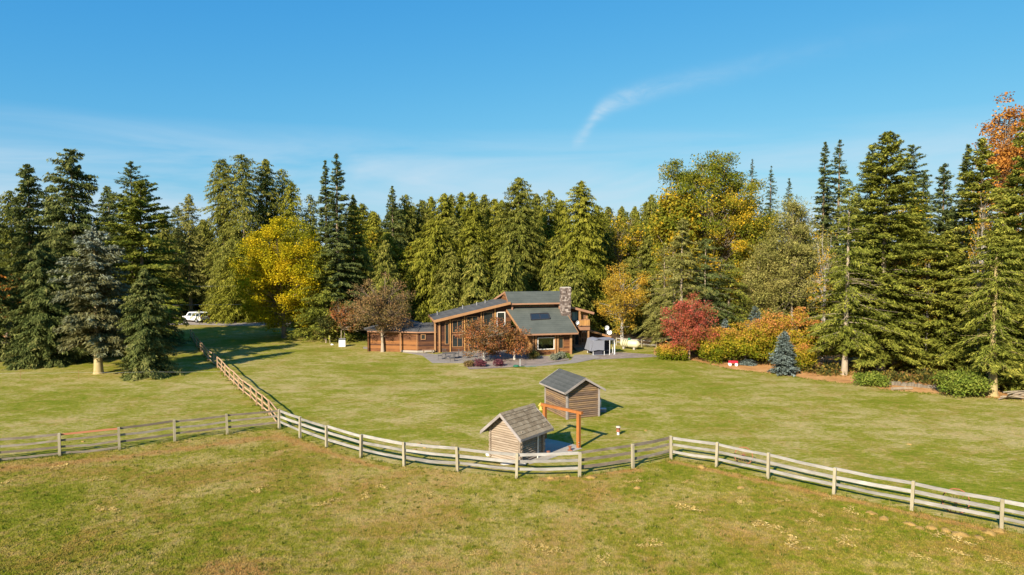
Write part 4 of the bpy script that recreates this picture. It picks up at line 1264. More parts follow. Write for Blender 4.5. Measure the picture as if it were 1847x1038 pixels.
A = ground(1023, 757)                 # corner towards the camera
Bk = ground(985, 738.5)
rz = shed_frame(A.to_2d(), Bk.to_2d())
depth = (Bk - A).length
W = 2.75
bs = thing('log_shed', A, 'larger brown log shed with dark felt roof behind the orange timber arch', 'shed', None, rz)
HE, HR = 2.35, 3.13
nl = 15
ch = HE / nl
for k in range(nl):
    z = ch * (k + .5)
    log((0.03, 0.03, z), (W - 0.03, 0.03, z), ch * 0.66).build('log', 'shed_log', bs)
    log((0.03, 0.03, z + 0.004), (0.03, depth - 0.03, z + 0.004), ch * 0.66).build('log', 'shed_log', bs)
    log((0.03, depth - 0.03, z), (W - 0.03, depth - 0.03, z), ch * 0.66).build('log', 'shed_log', bs)
    if not 0.5 < z < 0:
        log((W - 0.03, 0.03, z + 0.004), (W - 0.03, depth - 0.03, z + 0.004), ch * 0.66).build('log', 'shed_log', bs)
k = 0
z = HE + ch / 2
while z < HR - 0.16:
    half = W / 2 * (HR - 0.05 - z) / (HR - HE)
    for y in (0.03, depth - 0.03):
        log((W / 2 - half, y, z), (W / 2 + half, y, z), ch * 0.66).build('log', 'shed_log', bs)
    z += ch
for x, y in ((0, 0), (W, 0), (W, depth), (0, depth)):
    MB().box((x + (-.02 if x == 0 else .02), y + (-.02 if y == 0 else .02), HE / 2), (0.15, 0.15, HE)).build('corner_board', 'trim', bs)
ov = 0.38
for s in (-1, 1):
    sl = (HR - HE) / (W / 2)
    ex = W / 2 + 0.42
    p_r = Vector((W / 2, -ov, HR + 0.06))
    p_e = Vector((W / 2 + s * ex, -ov, HR + 0.06 - sl * ex))
    q = Vector((0, depth + 2 * ov, 0))
    roof = MB().prism([p_r, p_e, p_e + Vector((0, 0, -.07)), p_r + Vector((0, 0, -.07))], q).build('roof', 'felt', bs)
    for yy_ in (-ov - 0.025, depth + ov + 0.025):
        a_ = Vector((W / 2, yy_, HR + 0.0))
        b_ = Vector((W / 2 + s * ex, yy_, HR + 0.0 - sl * ex))
        MB().prism([a_ + Vector((0, 0, .075)), b_ + Vector((0, 0, .075)), b_ + Vector((0, 0, -.10)), a_ + Vector((0, 0, -.10))], (0, -0.04 if yy_ < 0 else 0.04, 0)).build('bargeboard', 'trim', bs)
    m = MB().beam(p_e + Vector((s * .02, 0, -.05)), p_e + q + Vector((s * .02, 0, -.05)), 0.04, 0.12)
    m.build('fascia_board', 'trim', bs)
MB().prism([Vector((W / 2 - .12, -ov, HR + 0.03)), Vector((W / 2, -ov, HR + .10)), Vector((W / 2 + .12, -ov, HR + 0.03))], (0, depth + 2 * ov, 0)).build('ridge_cap', 'felt', bs)

# ------------------------------------------------------------------ front shed
A = ground(938.5, 838)
rz = math.atan2(0.78, 0.62) - math.pi / 2
W = D = 2.3
fs_ = thing('log_shed', A, 'smaller pale log shed with split shake roof standing at the curved fence', 'shed', None, rz)
# local x runs away to the right of the gable wall's outer corner, the gable wall runs along -x
HE, HR = 2.02, 2.98
nl = 14
ch = HE / nl
for k in range(nl):
    z = ch * (k + .5)
    e = 0.16 if k % 2 else 0.12
    log((-W - e, 0.0, z), (e, 0.0, z), ch * 0.66).build('log', 'log', fs_)
    log((-W - e, D, z), (e, D, z), ch * 0.66).build('log', 'log', fs_)
    for x in (0, -W):
        zz = z + ch / 2 if k < nl - 1 else z
        log((x, -0.16, zz), (x, D + 0.16, zz), ch * 0.5).build('log', 'log', fs_)
z = HE + ch / 2
while z < HR - 0.12:
    half = W / 2 * (HR - z) / (HR - HE)
    for y in (0.0, D):
        log((-W / 2 - half, y, z), (-W / 2 + half, y, z), ch * 0.66).build('log', 'log', fs_)
    z += ch
MB().box((0.13, 1.62, 0.98), (0.05, 0.09, 1.96)).build('door_post', 'white_frame', fs_)
MB().box((0.12, 2.2, 0.98), (0.07, 0.12, 1.96)).build('door_post', 'log', fs_)
MB().box((0.06, -0.10, 1.0), (0.12, 0.12, 2.0)).build('corner_board', 'log', fs_)
ov = 0.50
ex = W / 2 + 0.42
sl = (HR - HE) / (W / 2)
leng = D + 2 * ov
srnd = random.Random(4)
shake_meshes = []
for i in range(6):
    wv, lv = 0.33, 0.40
    t0, t1 = 0.012, 0.032
    j = [srnd.uniform(-.012, .012) for _ in range(4)]
    shake_meshes.append(MB().add([(0, 0, 0), (wv, 0, 0), (wv, lv, 0), (0, lv, 0), (0 + j[0], -j[1], t1), (wv + j[2], j[3], t1), (wv, lv, t0), (0, lv, t0)],
                                 [(3, 2, 1, 0), (4, 5, 6, 7), (0, 1, 5, 4), (1, 2, 6, 5), (2, 3, 7, 6), (3, 0, 4, 7)]).mesh('shake', M['shake']))
for s in (-1, 1):
    p_r = Vector((-W / 2, -ov, HR + 0.05))
    p_e = Vector((-W / 2 + s * ex, -ov, HR + 0.05 - sl * ex))
    q = Vector((0, leng, 0))
    MB().prism([p_r, p_e, p_e + Vector((0, 0, -.06)), p_r + Vector((0, 0, -.06))], q).build('roof', 'trim', fs_)
    down = (p_e - p_r)
    run = down.length
    dn = down.normalized()
    rows = 7
    step = run / rows
    nrm = Vector((s * sl, 0, 1)).normalized()
    ang = math.atan2(-dn.z, dn.x)
    for i in range(rows):
        y = -ov + srnd.uniform(-.02, 0) - (0.16 if i % 2 else 0.0)
        while y < leng - ov - 0.06:
            w = srnd.uniform(0.27, 0.40)
            y0 = max(y, -ov - 0.02)
            y1 = min(y + w - 0.012, leng - ov + 0.02)
            if y1 - y0 > 0.05:
                o = link('shingle', srnd.choice(shake_meshes), fs_)
                # local x of the shingle along the roof length, its y up the slope
                butt = p_r + dn * (step * (i + 1) + srnd.uniform(-.012, .012) + 0.03) + nrm * 0.008
                X, Y, Z = Vector((0, 1, 0)), -dn, nrm
                if X.cross(Y).dot(Z) < 0:
                    X = -X
                    org = Vector((butt.x, y1, butt.z))
                else:
                    org = Vector((butt.x, y0, butt.z))
                R = Matrix((X, Y, Z)).transposed().to_4x4()
                tilt = Matrix.Rotation(math.radians(-2.5), 4, 'X')
                o.matrix_local = Matrix.Translation(org) @ R @ tilt @ Matrix.Diagonal(((y1 - y0) / 0.33, min(step * 1.22, 9) / 0.40, 1, 1))
            y += w
    for yy_, o_ in ((-ov - 0.025, -0.04), (leng - ov + 0.025, 0.04)):
        a_ = Vector((-W / 2, yy_, HR + 0.03))
        b_ = Vector((-W / 2 + s * (ex + .04), yy_, HR + 0.03 - sl * (ex + .04)))
        MB().prism([a_ + Vector((0, 0, .07)), b_ + Vector((0, 0, .07)), b_ + Vector((0, 0, -.15)), a_ + Vector((0, 0, -.15))], (0, o_, 0)).build('bargeboard', 'trim', fs_)
    MB().beam(p_e + Vector((s * .03, -.02, -.07)), p_e + q + Vector((s * .03, .02, -.07)), 0.045, 0.15).build('fascia_board', 'trim', fs_)
rp = random.Random(8)
y = -ov
while y < leng - ov - 0.1:
    for s in (-1, 1):
        MB().prism([Vector((-W / 2, y, HR + .115)), Vector((-W / 2 + s * .15, y, HR + .115 - sl * .15)), Vector((-W / 2 + s * .15, y, HR + .095 - sl * .15)), Vector((-W / 2, y, HR + .095))],
                   (0, 0.30, rp.uniform(0, .015))).build('ridge_shingle', 'shake', fs_)
    y += 0.315

# slab, frame, and small things round the sheds
P = gp([(968, 801), (985, 792), (1015, 798), (1036, 803), (1050, 810), (1010, 822), (985, 831), (955, 838), (950, 832)])
slab = MB().prism([(p.x, p.y, 0.0) for p in P], (0, 0, 0.035)).build('concrete_slab', 'slab')
structure(slab)
pr_, pl_ = ground(1043.5, 808.5), ground(982.5, 792)
ht = 2.45
fr = thing('timber_arch', (pr_ + pl_) / 2, 'orange-brown timber arch of two posts and a long beam between the sheds', 'arch')
c0 = (pr_ + pl_) / 2
d = (pr_ - pl_).normalized()
rot = Matrix.Rotation(math.atan2(d.y, d.x), 3, 'Z')
for p in (pl_, pr_):
    MB().box(p - c0 + Vector((0, 0, (ht - .17) / 2)), (0.21, 0.21, ht - .17), rot).build('post', 'orange_wood', fr)
bm_ = MB().beam(pl_ - c0 - d * 0.32 + Vector((0, 0, ht - .08)), pr_ - c0 + d * 0.30 + Vector((0, 0, ht - .08)), 0.2, 0.17)
bm_.build('beam', 'orange_wood', fr)
for p in (pl_, pr_):
    m = MB()
    for zz in (0.25, 0.42):
        m.lathe([(0.03, -0.16), (0.03, 0.16)], p - c0 + Vector((0, 0, zz)), 6, 'y')
    m.build('bolt', 'metal', fr)

# yellow hydrant
h = thing('fire_hydrant', ground(975.5, 739.5), 'small yellow fire hydrant on the grass beside the left post of the orange timber arch', 'hydrant')
MB().lathe([(.16, 0), (.16, .05), (.11, .06), (.115, .40), (.15, .41), (.15, .45), (.125, .50), (.06, .56), (.025, .58), (.02, .62)], n=12).build('body', 'yellow', h, smooth=True)
for s in (-1, 1):
    MB().lathe([(.055, .08), (.055, .17), (.07, .17), (.07, .21)], (0, 0, .34), 8, 'x').build('nozzle', 'yellow', h) if s > 0 else MB().lathe([(.07, -.21), (.07, -.17), (.055, -.17), (.055, -.08)], (0, 0, .34), 8, 'x').build('nozzle', 'yellow', h)
# rusty standpipe
st = thing('stand_pipe', ground(1115, 784.5), 'rusty capped pipe stub with a white base on the lawn right of the timber arch', 'pipe stub')
MB().lathe([(.08, 0), (.085, .18), (.07, .2)], n=10).build('base', 'white', st, smooth=True)
MB().lathe([(.13, .2), (.13, .52)], n=12).build('pipe', 'rust', st, smooth=True)
MB().lathe([(.155, .52), (.155, .60), (.10, .63)], n=12).build('cap', 'rock', st, smooth=True)
# gas bottle and crate in the shade of the big shed
gb = ground(1083, 741)
crate = thing('low_crate', ground(1086, 743), 'low grey crate in the shade right of the larger shed', 'crate')
MB().box((0, 0, .12), (.62, .42, .24)).build('body', 'tarp', crate)
MB().box((0, 0, .255), (.66, .46, .03)).build('lid', 'metal', crate)
bt_ = thing('gas_bottle', Vector((gb.x - .03, gb.y + .42, 0)), 'upright grey gas bottle in the shade against the larger shed', 'gas bottle')
MB().lathe([(.13, 0), (.15, .04), (.15, .72), (.10, .83), (.05, .86)], n=14).build('body', 'metal', bt_, smooth=True)
MB().lathe([(.11, .84), (.11, .98), (.10, .98), (.10, .84)], n=12).build('collar', 'dark', bt_)
MB().lathe([(.03, .86), (.03, .95)], n=8).build('valve', 'rust', bt_)
# iron bits on the slab, stones by the wall
for (px, py), lab in (((989, 823), 'small rusty iron block at the edge of the slab by the shed door'), ((1028, 814), 'small rusty iron ring-stand near the foot of the right arch post')):
    t_ = thing('iron_stand', ground(px, py) + Vector((0, 0, .035)), lab, 'iron stand')
    MB().box((0, 0, .02), (.3, .22, .04)).build('base', 'rust', t_)
    MB().lathe([(.07, .04), (.09, .22), (.12, .24), (.12, .28)], n=10).build('stem', 'rust', t_)


def rock(px, py, s, label, mat='rock', seed=0, cat='stone', name='stone'):
    r = random.Random(seed)
    m = MB()
    rows, n = 5, 9
    prof = [(0.6, -.05), (1.0, .22), (.92, .55), (.55, .85), (.12, .98)]
    V, Fc = [], []
    for q, (rad, z) in enumerate(prof):
        for k in range(n):
            t = 2 * math.pi * k / n
            rad2 = rad * r.uniform(.78, 1.15)
            V.append((rad2 * math.cos(t) * s[0], rad2 * math.sin(t) * s[1], z * s[2] * r.uniform(.93, 1.07)))
    for i in range(len(prof) - 1):
        for k in range(n):
            q = (k + 1) % n
            Fc.append((i * n + k, i * n + q, (i + 1) * n + q, (i + 1) * n + k))
    Fc.append(tuple(range(n - 1, -1, -1)))
    Fc.append(tuple(range(len(V) - n, len(V))))
    m.add(V, Fc)
    return tag(m.build(name, mat, None, ground(px, py)), label, cat)


rock(880.5, 823, (.16, .14, .26), 'round white stone by the left corner of the smaller shed', 'white', 1)
rock(941, 839, (.30, .25, .28), 'grey boulder at the near corner of the smaller shed', 'rock', 2)
rock(915, 838, (.42, .25, .14), 'flat reddish stone along the gable wall of the smaller shed', 'rock', 3)
rock(698.5, 629, (.17, .15, .62), 'upright pale stone by the crab apple trunk', 'rock', 4)
rock(716, 631, (.45, .35, .42), 'low grey boulder by the annex wall', 'rock', 5)
rock(599, 623, (.22, .18, .2), 'small white stone in the grass left of the white metal box', 'white', 6)


# wagon wheels leaning on the fence
def wheel(px, py, r, label):
    g = ground(px, py)
    w = thing('wagon_wheel', g, label, 'wheel', 'old iron wheels along the rail fence', math.radians(-14))
    w.rotation_euler = (math.radians(-6), 0, math.radians(-16))
    m = MB()
    n = 28
    for k in range(n):
        a0, a1 = 2 * math.pi * k / n, 2 * math.pi * (k + 1) / n
        m.beam((r * math.cos(a0), 0, r + r * math.sin(a0)), (r * math.cos(a1), 0, r + r * math.sin(a1)), 0.05, 0.012, (0, 1, 0))
    m.build('rim', 'rust', w)
    MB().lathe([(.05, -.14), (.10, -.10), (.10, .10), (.05, .14)], (0, 0, r), 10, 'y').build('hub', 'rust', w)
    for k in range(14):
        a0 = 2 * math.pi * (k + .5) / 14
        MB().tube([(.09 * math.cos(a0), 0.04 * (-1) ** k, r + .09 * math.sin(a0)), (r * .99 * math.cos(a0), 0, r + r * .99 * math.sin(a0))], 0.010, 4).build('spoke', 'rust', w)


wheel(1341, 838, 0.52, 'smaller rusty spoked iron wheel behind the rail fence, nearer the sheds')
wheel(1724, 926, 0.60, 'larger rusty spoked iron wheel behind the rail fence near the right edge of the picture')

# ------------------------------------------------------------------ the house
PHI = math.radians(12)
O = ground(787, 636)
UX, VX = Vector((math.cos(PHI), math.sin(PHI), 0)), Vector((-math.sin(PHI), math.cos(PHI), 0))
house = thing('log_house', O, 'long brown timber house with grey-green roofs and a stone chimney behind the lawn', 'house', None, PHI)


def loc(p):
    q = p - O
    return Vector((q.dot(UX), q.dot(VX), p.z))


def hv(px, py, v):
    """point of the house plane v = const seen at (px, py), in house coordinates"""
    c = loc(Vector((0, 0, CAM_H)))
    r = ray(px, py)
    d = Vector((r.dot(UX), r.dot(VX), r.z))
    k = (v - c.y) / d.y
    return c + d * k


def hz(px, py, z):
    return loc(ground(px, py, z))


def clip_z(poly, z0, z1):
    for lim, sgn in ((z0, 1), (z1, -1)):
        out = []
        for i in range(len(poly)):
            a, b = poly[i], poly[(i + 1) % len(poly)]
            ia, ib = (a[1] - lim) * sgn >= 0, (b[1] - lim) * sgn >= 0
            if ia:
                out.append(a)
            if ia != ib:
                t = (lim - a[1]) / (b[1] - a[1])
                out.append((a[0] + t * (b[0] - a[0]), lim))
        poly = out
        if len(poly) < 3:
            return []
    return poly


def wall(org, e, nrm, poly, parent=house, mat='siding', course=0.2, thick=0.16, name='wall', label=None):
    """lap-sided wall: poly in (along, z); every course leans out over the one below"""
    org, e, nrm = Vector(org), Vector(e).normalized(), Vector(nrm).normalized()
    P = lambda a, z, o: org + e * a + nrm * o + Vector((0, 0, z))
    m = MB()
    zs = [p[1] for p in poly]
    k = math.floor(min(zs) / course)
    while k * course < max(zs):
        z0, z1 = k * course, (k + 1) * course
        c = clip_z(poly, z0, z1)
        if c:
            off = lambda z: 0.014 + 0.03 * (z1 - z) / course
            m.add([P(a, z, off(z)) for a, z in c], [tuple(range(len(c)))])
            lo = [a for a, z in c if abs(z - z0) < 1e-6]
            if len(lo) >= 2:
                m.add([P(min(lo), z0, 0.0), P(max(lo), z0, 0.0), P(max(lo), z0, off(z0)), P(min(lo), z0, off(z0))], [(0, 1, 2, 3)])
        k += 1
    m.prism([P(a, z, 0.0) for a, z in poly], nrm * -thick)
    return m.build(name, mat, parent, label=label)


def slab_roof(c, mat='roof_green', th=0.16, name='roof', parent=house):
    return MB().prism(c, (0, 0, -th)).build(name, mat, parent)


def board(p0, p1, w, h, mat='house_trim', name='fascia_board', parent=house, up=(0, 0, 1)):
    return MB().beam(p0, p1, w, h, up).build(name, mat, parent)


def window(px0, py0, px1, py1, v, frame=0.07, mat='house_trim', glass='glass', bars=0, out=0.05):
    a, b = hv(px0, py1, v), hv(px1, py0, v)
    return win_uz(a.x, a.z, b.x, b.z, v, frame, mat, glass, bars, out)


def win_uz(u0, z0, u1, z1, v, frame=0.07, mat='house_trim', glass='glass', bars=0, out=0.06):
    m = MB()
    f = frame
    y = v - out
    m.box(((u0 + u1) / 2, y, z1), (u1 - u0 + f, .09, f))
    m.box(((u0 + u1) / 2, y, z0), (u1 - u0 + f, .11, f))
    for u in (u0, u1):
        m.box((u, y, (z0 + z1) / 2), (f, .085, z1 - z0 - f))
    for k in range(bars):
        m.box((u0 + (u1 - u0) * (k + 1) / (bars + 1), y, (z0 + z1) / 2), (f * .7, .08, z1 - z0 - f))
    w = m.build('window', mat, house)
    MB().box(((u0 + u1) / 2, y + .012, (z0 + z1) / 2), (u1 - u0 - f * .9, .02, z1 - z0 - f * .9)).build('pane', glass, w)
    return w


# -- long left wing: monopitch roof rising to the right
LV = -0.75                                   # front roof edge
e0, e1 = hv(783, 578.5, LV), hv(921, 545, LV)
slope = (e1.z - e0.z) / (e1.x - e0.x)
lw0 = hv(788, 636, 0.0).x
U1 = e1.x
top = lambda u: e0.z + slope * (u - e0.x) - 0.2
wall((0, 0, 0), (1, 0, 0), (0, -1, 0), [(lw0, 0), (U1 + .2, 0), (U1 + .2, top(U1 + .2)), (lw0, top(lw0))])
wall((lw0, 0, 0), (0, 1, 0), (-1, 0, 0), [(0, 0), (6.6, 0), (6.6, top(lw0)), (0, top(lw0))])
wall((0, 6.6, 0), (1, 0, 0), (0, 1, 0), [(lw0, 0), (U1 + .2, 0), (U1 + .2, top(U1 + .2)), (lw0, top(lw0))])
slab_roof([(e0.x, LV, e0.z), (e1.x, LV, e1.z), (e1.x, 7.2, e1.z), (e0.x, 7.2, e0.z)], 'roof_grey')
board((e0.x - .02, LV - .03, e0.z - .13), (e1.x, LV - .03, e1.z - .13), .05, .34, 'house_trim', 'rake_board')
board((e0.x - .03, LV, e0.z - .10), (e0.x - .03, 7.2, e0.z - .10), .05, .28, 'house_trim', 'fascia_board')
board((lw0 + .1, -.35, top(lw0) + .0), (U1, -.35, top(U1) + .0), .10, .16, 'beam', 'purlin')
for px in (784.5, 792.5):
    p = hv(px, 600, -0.12)
    MB().box((p.x, -.14, top(p.x) / 2), (.2, .2, top(p.x))).build('post', 'house_trim', house)
for px in (812, 838, 868, 893):
    p = hv(px, 600, -0.07)
    MB().box((p.x, -.09, top(p.x) / 2), (.14, .12, top(p.x))).build('post', 'siding_sunlit', house)
window(803, 583, 809, 621, 0)
window(816, 578, 834, 600, 0, bars=1)
window(816, 604, 834, 626, 0, bars=1)
window(842, 571, 862, 594, 0, bars=1)
window(872, 563, 889, 587, 0, mat='house_trim')
window(896.5, 563.5, 910.5, 588, 0, .11, 'white_frame')
window(845, 604, 866, 632, 0, bars=1)
window(880, 600, 905, 632, 0, bars=2)
for px, py in ((788.6, 566), (834.6, 555), (860, 549), (875, 543)):
    p = hv(px, py, 4.6)
    zz = e0.z + slope * (p.x - e0.x)
    MB().lathe([(.05, -.1), (.05, .38), (.07, .38), (.07, .45)], (p.x, 4.6, zz), 8).build('vent_pipe', 'metal', house)

# -- great room in front, its big roof coming down towards the lawn
GV = -4.9
EV = GV - 0.9
bl, br = hv(944, 602.5, EV), hv(1043, 600.8, EV)
zE = (bl.z + br.z) / 2
tl, trr = hv(911.5, 554, 0.35), hv(1013, 554, 0.35)
zT = (tl.z + trr.z) / 2
gs = (zT - zE) / (0.35 - EV)
slab_roof([(bl.x, EV, zE), (br.x, EV, zE), (trr.x + .1, 0.35, zT), (tl.x, 0.35, zT)])
board((bl.x, EV - .03, zE - .10), (br.x, EV - .03, zE - .10), .05, .2, 'beam', 'fascia_board')
board((bl.x - .03, EV, zE - .12), (tl.x - .03, .35, zT - .12), .06, .3, 'house_trim', 'rake_board')
board((br.x + .03, EV, zE - .12), (trr.x + .13, .35, zT - .12), .06, .3, 'house_trim', 'rake_board')
g0, g1 = hv(963, 620, GV).x, hv(1031, 620, GV).x
gtop = zE + gs * (GV - EV) - .17
wz0, wz1 = hv(985, 630, GV).z, hv(985, 609.5, GV).z
wu0, wu1 = hv(970, 620, GV).x, hv(999, 620, GV).x
for poly in ([(g0, 0), (g1, 0), (g1, wz0), (g0, wz0)], [(g0, wz1), (g1, wz1), (g1, gtop), (g0, gtop)], [(g0, wz0), (wu0, wz0), (wu0, wz1), (g0, wz1)], [(wu1, wz0), (g1, wz0), (g1, wz1), (wu1, wz1)]):
    wall((0, GV, 0), (1, 0, 0), (0, -1, 0), poly)
wall((g0, GV, 0), (0, 1, 0), (-1, 0, 0), [(0, 0), (-GV, 0), (-GV, zT - .2), (0, gtop)], mat='siding_sunlit')
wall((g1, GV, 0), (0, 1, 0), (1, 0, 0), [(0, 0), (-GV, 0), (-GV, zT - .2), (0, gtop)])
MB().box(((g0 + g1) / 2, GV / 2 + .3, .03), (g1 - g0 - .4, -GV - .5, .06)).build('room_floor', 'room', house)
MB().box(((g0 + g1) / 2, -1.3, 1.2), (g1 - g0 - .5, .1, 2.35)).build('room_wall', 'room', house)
m = MB()
f = .10
m.box(((wu0 + wu1) / 2, GV - .05, wz1), (wu1 - wu0 + f, .12, f)).box(((wu0 + wu1) / 2, GV - .05, wz0), (wu1 - wu0 + f, .16, f))
for u in (wu0, wu1):
    m.box((u, GV - .05, (wz0 + wz1) / 2), (f, .11, wz1 - wz0 - f))
w = m.build('window', 'white_frame', house, label='big picture window with two lamps behind it')
MB().box(((wu0 + wu1) / 2, GV - .03, (wz0 + wz1) / 2), (wu1 - wu0 - f, .015, wz1 - wz0 - f)).build('pane', 'clear', w)
window(1008, 609.5, 1015.5, 628.5, GV, .07)
for px, ww in ((962, .18), (966.5, .16), (1001.5, .2), (1006, .16), (1029.5, .26)):
    p = hv(px, 620, GV - .12)
    MB().box((p.x, GV - .13, gtop / 2), (ww, .2, gtop)).build('post', 'house_trim', house)
for px in (962, 978, 994.5, 1011, 1030):
    p = hv(px, 603, EV + .2)
    MB().beam((p.x, EV + .12, zE - .26), (p.x, GV - .02, zE - .26 + gs * (GV - EV - .1)), .14, .18).build('rafter_tail', 'house_trim', house)
# skylight
s0, s1, s2, s3 = (958.5, 577.5), (992, 575.5), (988, 565.5), (957, 567)
def on_roof(px, py, lift=0.0):
    c = loc(Vector((0, 0, CAM_H)))
    r = ray(px, py)
    d = Vector((r.dot(UX), r.dot(VX), r.z))
    k = (zE + gs * (c.y - EV) + lift - c.z) / (d.z - gs * d.y)
    return c + d * k
q = [on_roof(*s, 0.06) for s in (s0, s1, s2, s3)]
nrm = Vector((0, -gs, 1)).normalized()
sky_l = MB()
for i in range(4):
    sky_l.beam(q[i], q[(i + 1) % 4], .13, .16, nrm)
sky_l.beam((q[0] + q[1]) / 2, (q[2] + q[3]) / 2, .12, .16, nrm)
sk = sky_l.build('skylight', 'dark', house)
for i in (0, 1):
    a_, b_ = (q[0], (q[0] + q[1]) / 2) if i == 0 else ((q[0] + q[1]) / 2, q[1])
    c_, d_ = ((q[2] + q[3]) / 2, q[3]) if i == 0 else (q[2], (q[2] + q[3]) / 2)
    MB().prism([p + nrm * .03 for p in (a_, b_, c_, d_)], nrm * .015).build('pane', 'glass', sk)

# -- clerestory band and the upper roof
CV = 0.45
c0_, c1_ = tl.x + .2, trr.x
ue0, ue1 = hv(917.5, 548, -.55), hv(1014, 546, -.55)
zu = (ue0.z + ue1.z) / 2
ur0, ur1 = hv(910.8, 526.5, 3.2), hv(1010.5, 525, 3.2)
zr = (ur0.z + ur1.z) / 2
wall((0, CV + .05, 0), (1, 0, 0), (0, -1, 0), [(c0_, zT - .5), (c1_, zT - .5), (c1_, zu + .25), (c0_, zu + .25)], mat='beam')
nb_ = 5
for k in range(nb_):
    ua, ub = c0_ + .5 + (c1_ - c0_ - .9) * k / nb_, c0_ + .5 + (c1_ - c0_ - .9) * (k + 1) / nb_
    win_uz(ua + .05, zT + .1, ub - .05, zu - .05, CV, .06, 'beam', 'glass')
for px in (924, 1009.5):
    p = hv(px, 550, -.3)
    MB().box((p.x, -.2, (zT - .25 + zu) / 2), (.2, .2, zu - zT + .35)).build('post', 'beam', house)
slab_roof([(ue0.x, -.55, zu), (ue1.x, -.55, zu), (ur1.x, 3.2, zr), (ur0.x, 3.2, zr)], 'roof_green', .15)
zb_ = zr - .32 * 4.3
slab_roof([(ur0.x, 3.2, zr), (ur1.x, 3.2, zr), (ue1.x, 7.5, zb_), (ue0.x - .6, 7.5, zb_)], 'roof_green', .15)
board((ue0.x, -.58, zu - .09), (ue1.x, -.58, zu - .09), .05, .2, 'beam', 'fascia_board')
board((ue0.x - .03, -.55, zu - .10), (ur0.x - .03, 3.2, zr - .10), .05, .24, 'beam', 'rake_board')
board((ur0.x - .03, 3.2, zr - .10), (ue0.x - .63, 7.5, zb_ - .10), .05, .24, 'beam', 'rake_board')
wall((U1, 0.4, 0), (0, 1, 0), (-1, 0, 0), [(0, 4.5), (6.4, 4.5), (6.4, zb_ + .1), (2.8, zr - .2), (0, zu)], mat='siding')
wall((c1_, 0.5, 0), (0, 1, 0), (1, 0, 0), [(0, 2.5), (6.2, 2.5), (6.2, zb_ + .1), (2.7, zr - .2), (0, zu)], mat='siding')

# -- stone chimney through the right edge of the roof
CHV = -1.9
ca, cb = hv(1014.2, 540, CHV).x, hv(1029.0, 540, CHV).x
ctop = hv(1020, 519.5, CHV).z
cbot = hv(1024, 571, CHV).z - .4
chim = MB()
chim.box(((ca + cb) / 2, CHV + .45, (ctop + 0) / 2), (cb - ca, .9, ctop - .02))
chim = chim.build('chimney', 'stone', house)
rs = random.Random(12)
m = MB()
def stones(org, e, n_, width, z0, z1):
    z = z0
    while z < z1 - .05:
        hgt = min(rs.uniform(.16, .30), z1 - z)
        a = 0.0
        while a < width - .03:
            wd = min(rs.uniform(.16, .42), width - a)
            if width - a - wd < .1:
                wd = width - a
            jz = rs.uniform(0, .03)
            c = Vector(org) + Vector(e) * (a + wd / 2) + Vector((0, 0, z + hgt / 2 - jz)) + Vector(n_) * .02
            pr = rs.uniform(.03, .10)
            if abs(e[0]) > .5:
                m.box(c, (wd - .03, pr * 2, hgt - .03), Matrix.Rotation(rs.uniform(-.05, .05), 3, 'Y'))
            else:
                m.box(c, (pr * 2, wd - .03, hgt - .03), Matrix.Rotation(rs.uniform(-.05, .05), 3, 'X'))
            a += wd
        z += hgt
stones((ca, CHV, 0), (1, 0, 0), (0, -1, 0), cb - ca, cbot, ctop)
stones((ca, CHV, 0), (0, 1, 0), (-1, 0, 0), .9, cbot, ctop)
stones((cb, CHV, 0), (0, 1, 0), (1, 0, 0), .9, .0, ctop)
m.build('stonework', 'stone', chim, stuff=True)
MB().box(((ca + cb) / 2, CHV + .45, ctop + .03), (cb - ca + .1, 1.02, .08)).build('cap', 'rock', chim)

# -- right block with balcony and porch
RV = 0.2
r0u = cb + .02
r1u = hv(1060, 600, RV).x
f0, f1 = hv(1030, 553, -.9), hv(1071.5, 564, -.9)
rsl = (f1.z - f0.z) / (f1.x - f0.x)
rtop = lambda u: f0.z + rsl * (u - f0.x) - .2
wall((0, RV, 0), (1, 0, 0), (0, -1, 0), [(g1, 0), (r1u, 0), (r1u, rtop(r1u)), (g1, rtop(g1))])
wall((r1u, RV, 0), (0, 1, 0), (1, 0, 0), [(0, 0), (6.5, 0), (6.5, rtop(r1u)), (0, rtop(r1u))])
slab_roof([(c1_ + .1, -.9, f0.z + rsl * (c1_ + .1 - f0.x)), (f1.x, -.9, f1.z), (f1.x, 7.0, f1.z), (c1_ + .1, 7.0, f0.z + rsl * (c1_ + .1 - f0.x))], 'roof_grey', .14)
board((f0.x - .3, -.93, f0.z - .12 - rsl * .3), (f1.x, -.93, f1.z - .12), .05, .3, 'beam', 'rake_board')
window(1031.5, 562.5, 1042, 579, RV, .09, 'dark', 'teal_glass')
p = hv(1045.3, 570, -.75)
fl_z = hv(1055, 590, -1.7).z                      # balcony floor
MB().box((p.x, -.75, (fl_z + rtop(p.x)) / 2), (.2, .2, rtop(p.x) - fl_z)).build('post', 'house_trim', house)
a_, b_ = hv(1047, 570, -.1), hv(1058.5, 570, -.1)
wall((0, -.08, 0), (1, 0, 0), (0, -1, 0), [(a_.x, fl_z), (b_.x, fl_z), (b_.x, rtop(b_.x)), (a_.x, rtop(a_.x))], mat='siding_sunlit', thick=.08)
win_uz(a_.x + .3, fl_z + 1.0, b_.x - .25, fl_z + 1.55, -.08, .06, 'beam', 'glass', 2)
MB().box((b_.x, -.16, (fl_z + rtop(b_.x)) / 2), (.14, .14, rtop(b_.x) - fl_z)).build('post', 'house_trim', house)
b0, b1 = hv(1044, 590, -1.7), hv(1064, 590, -1.7)
MB().box(((b0.x + b1.x) / 2, -.78, fl_z - .22), (b1.x - b0.x, 1.9, .42)).build('balcony_floor', 'beam', house)
bal = MB()
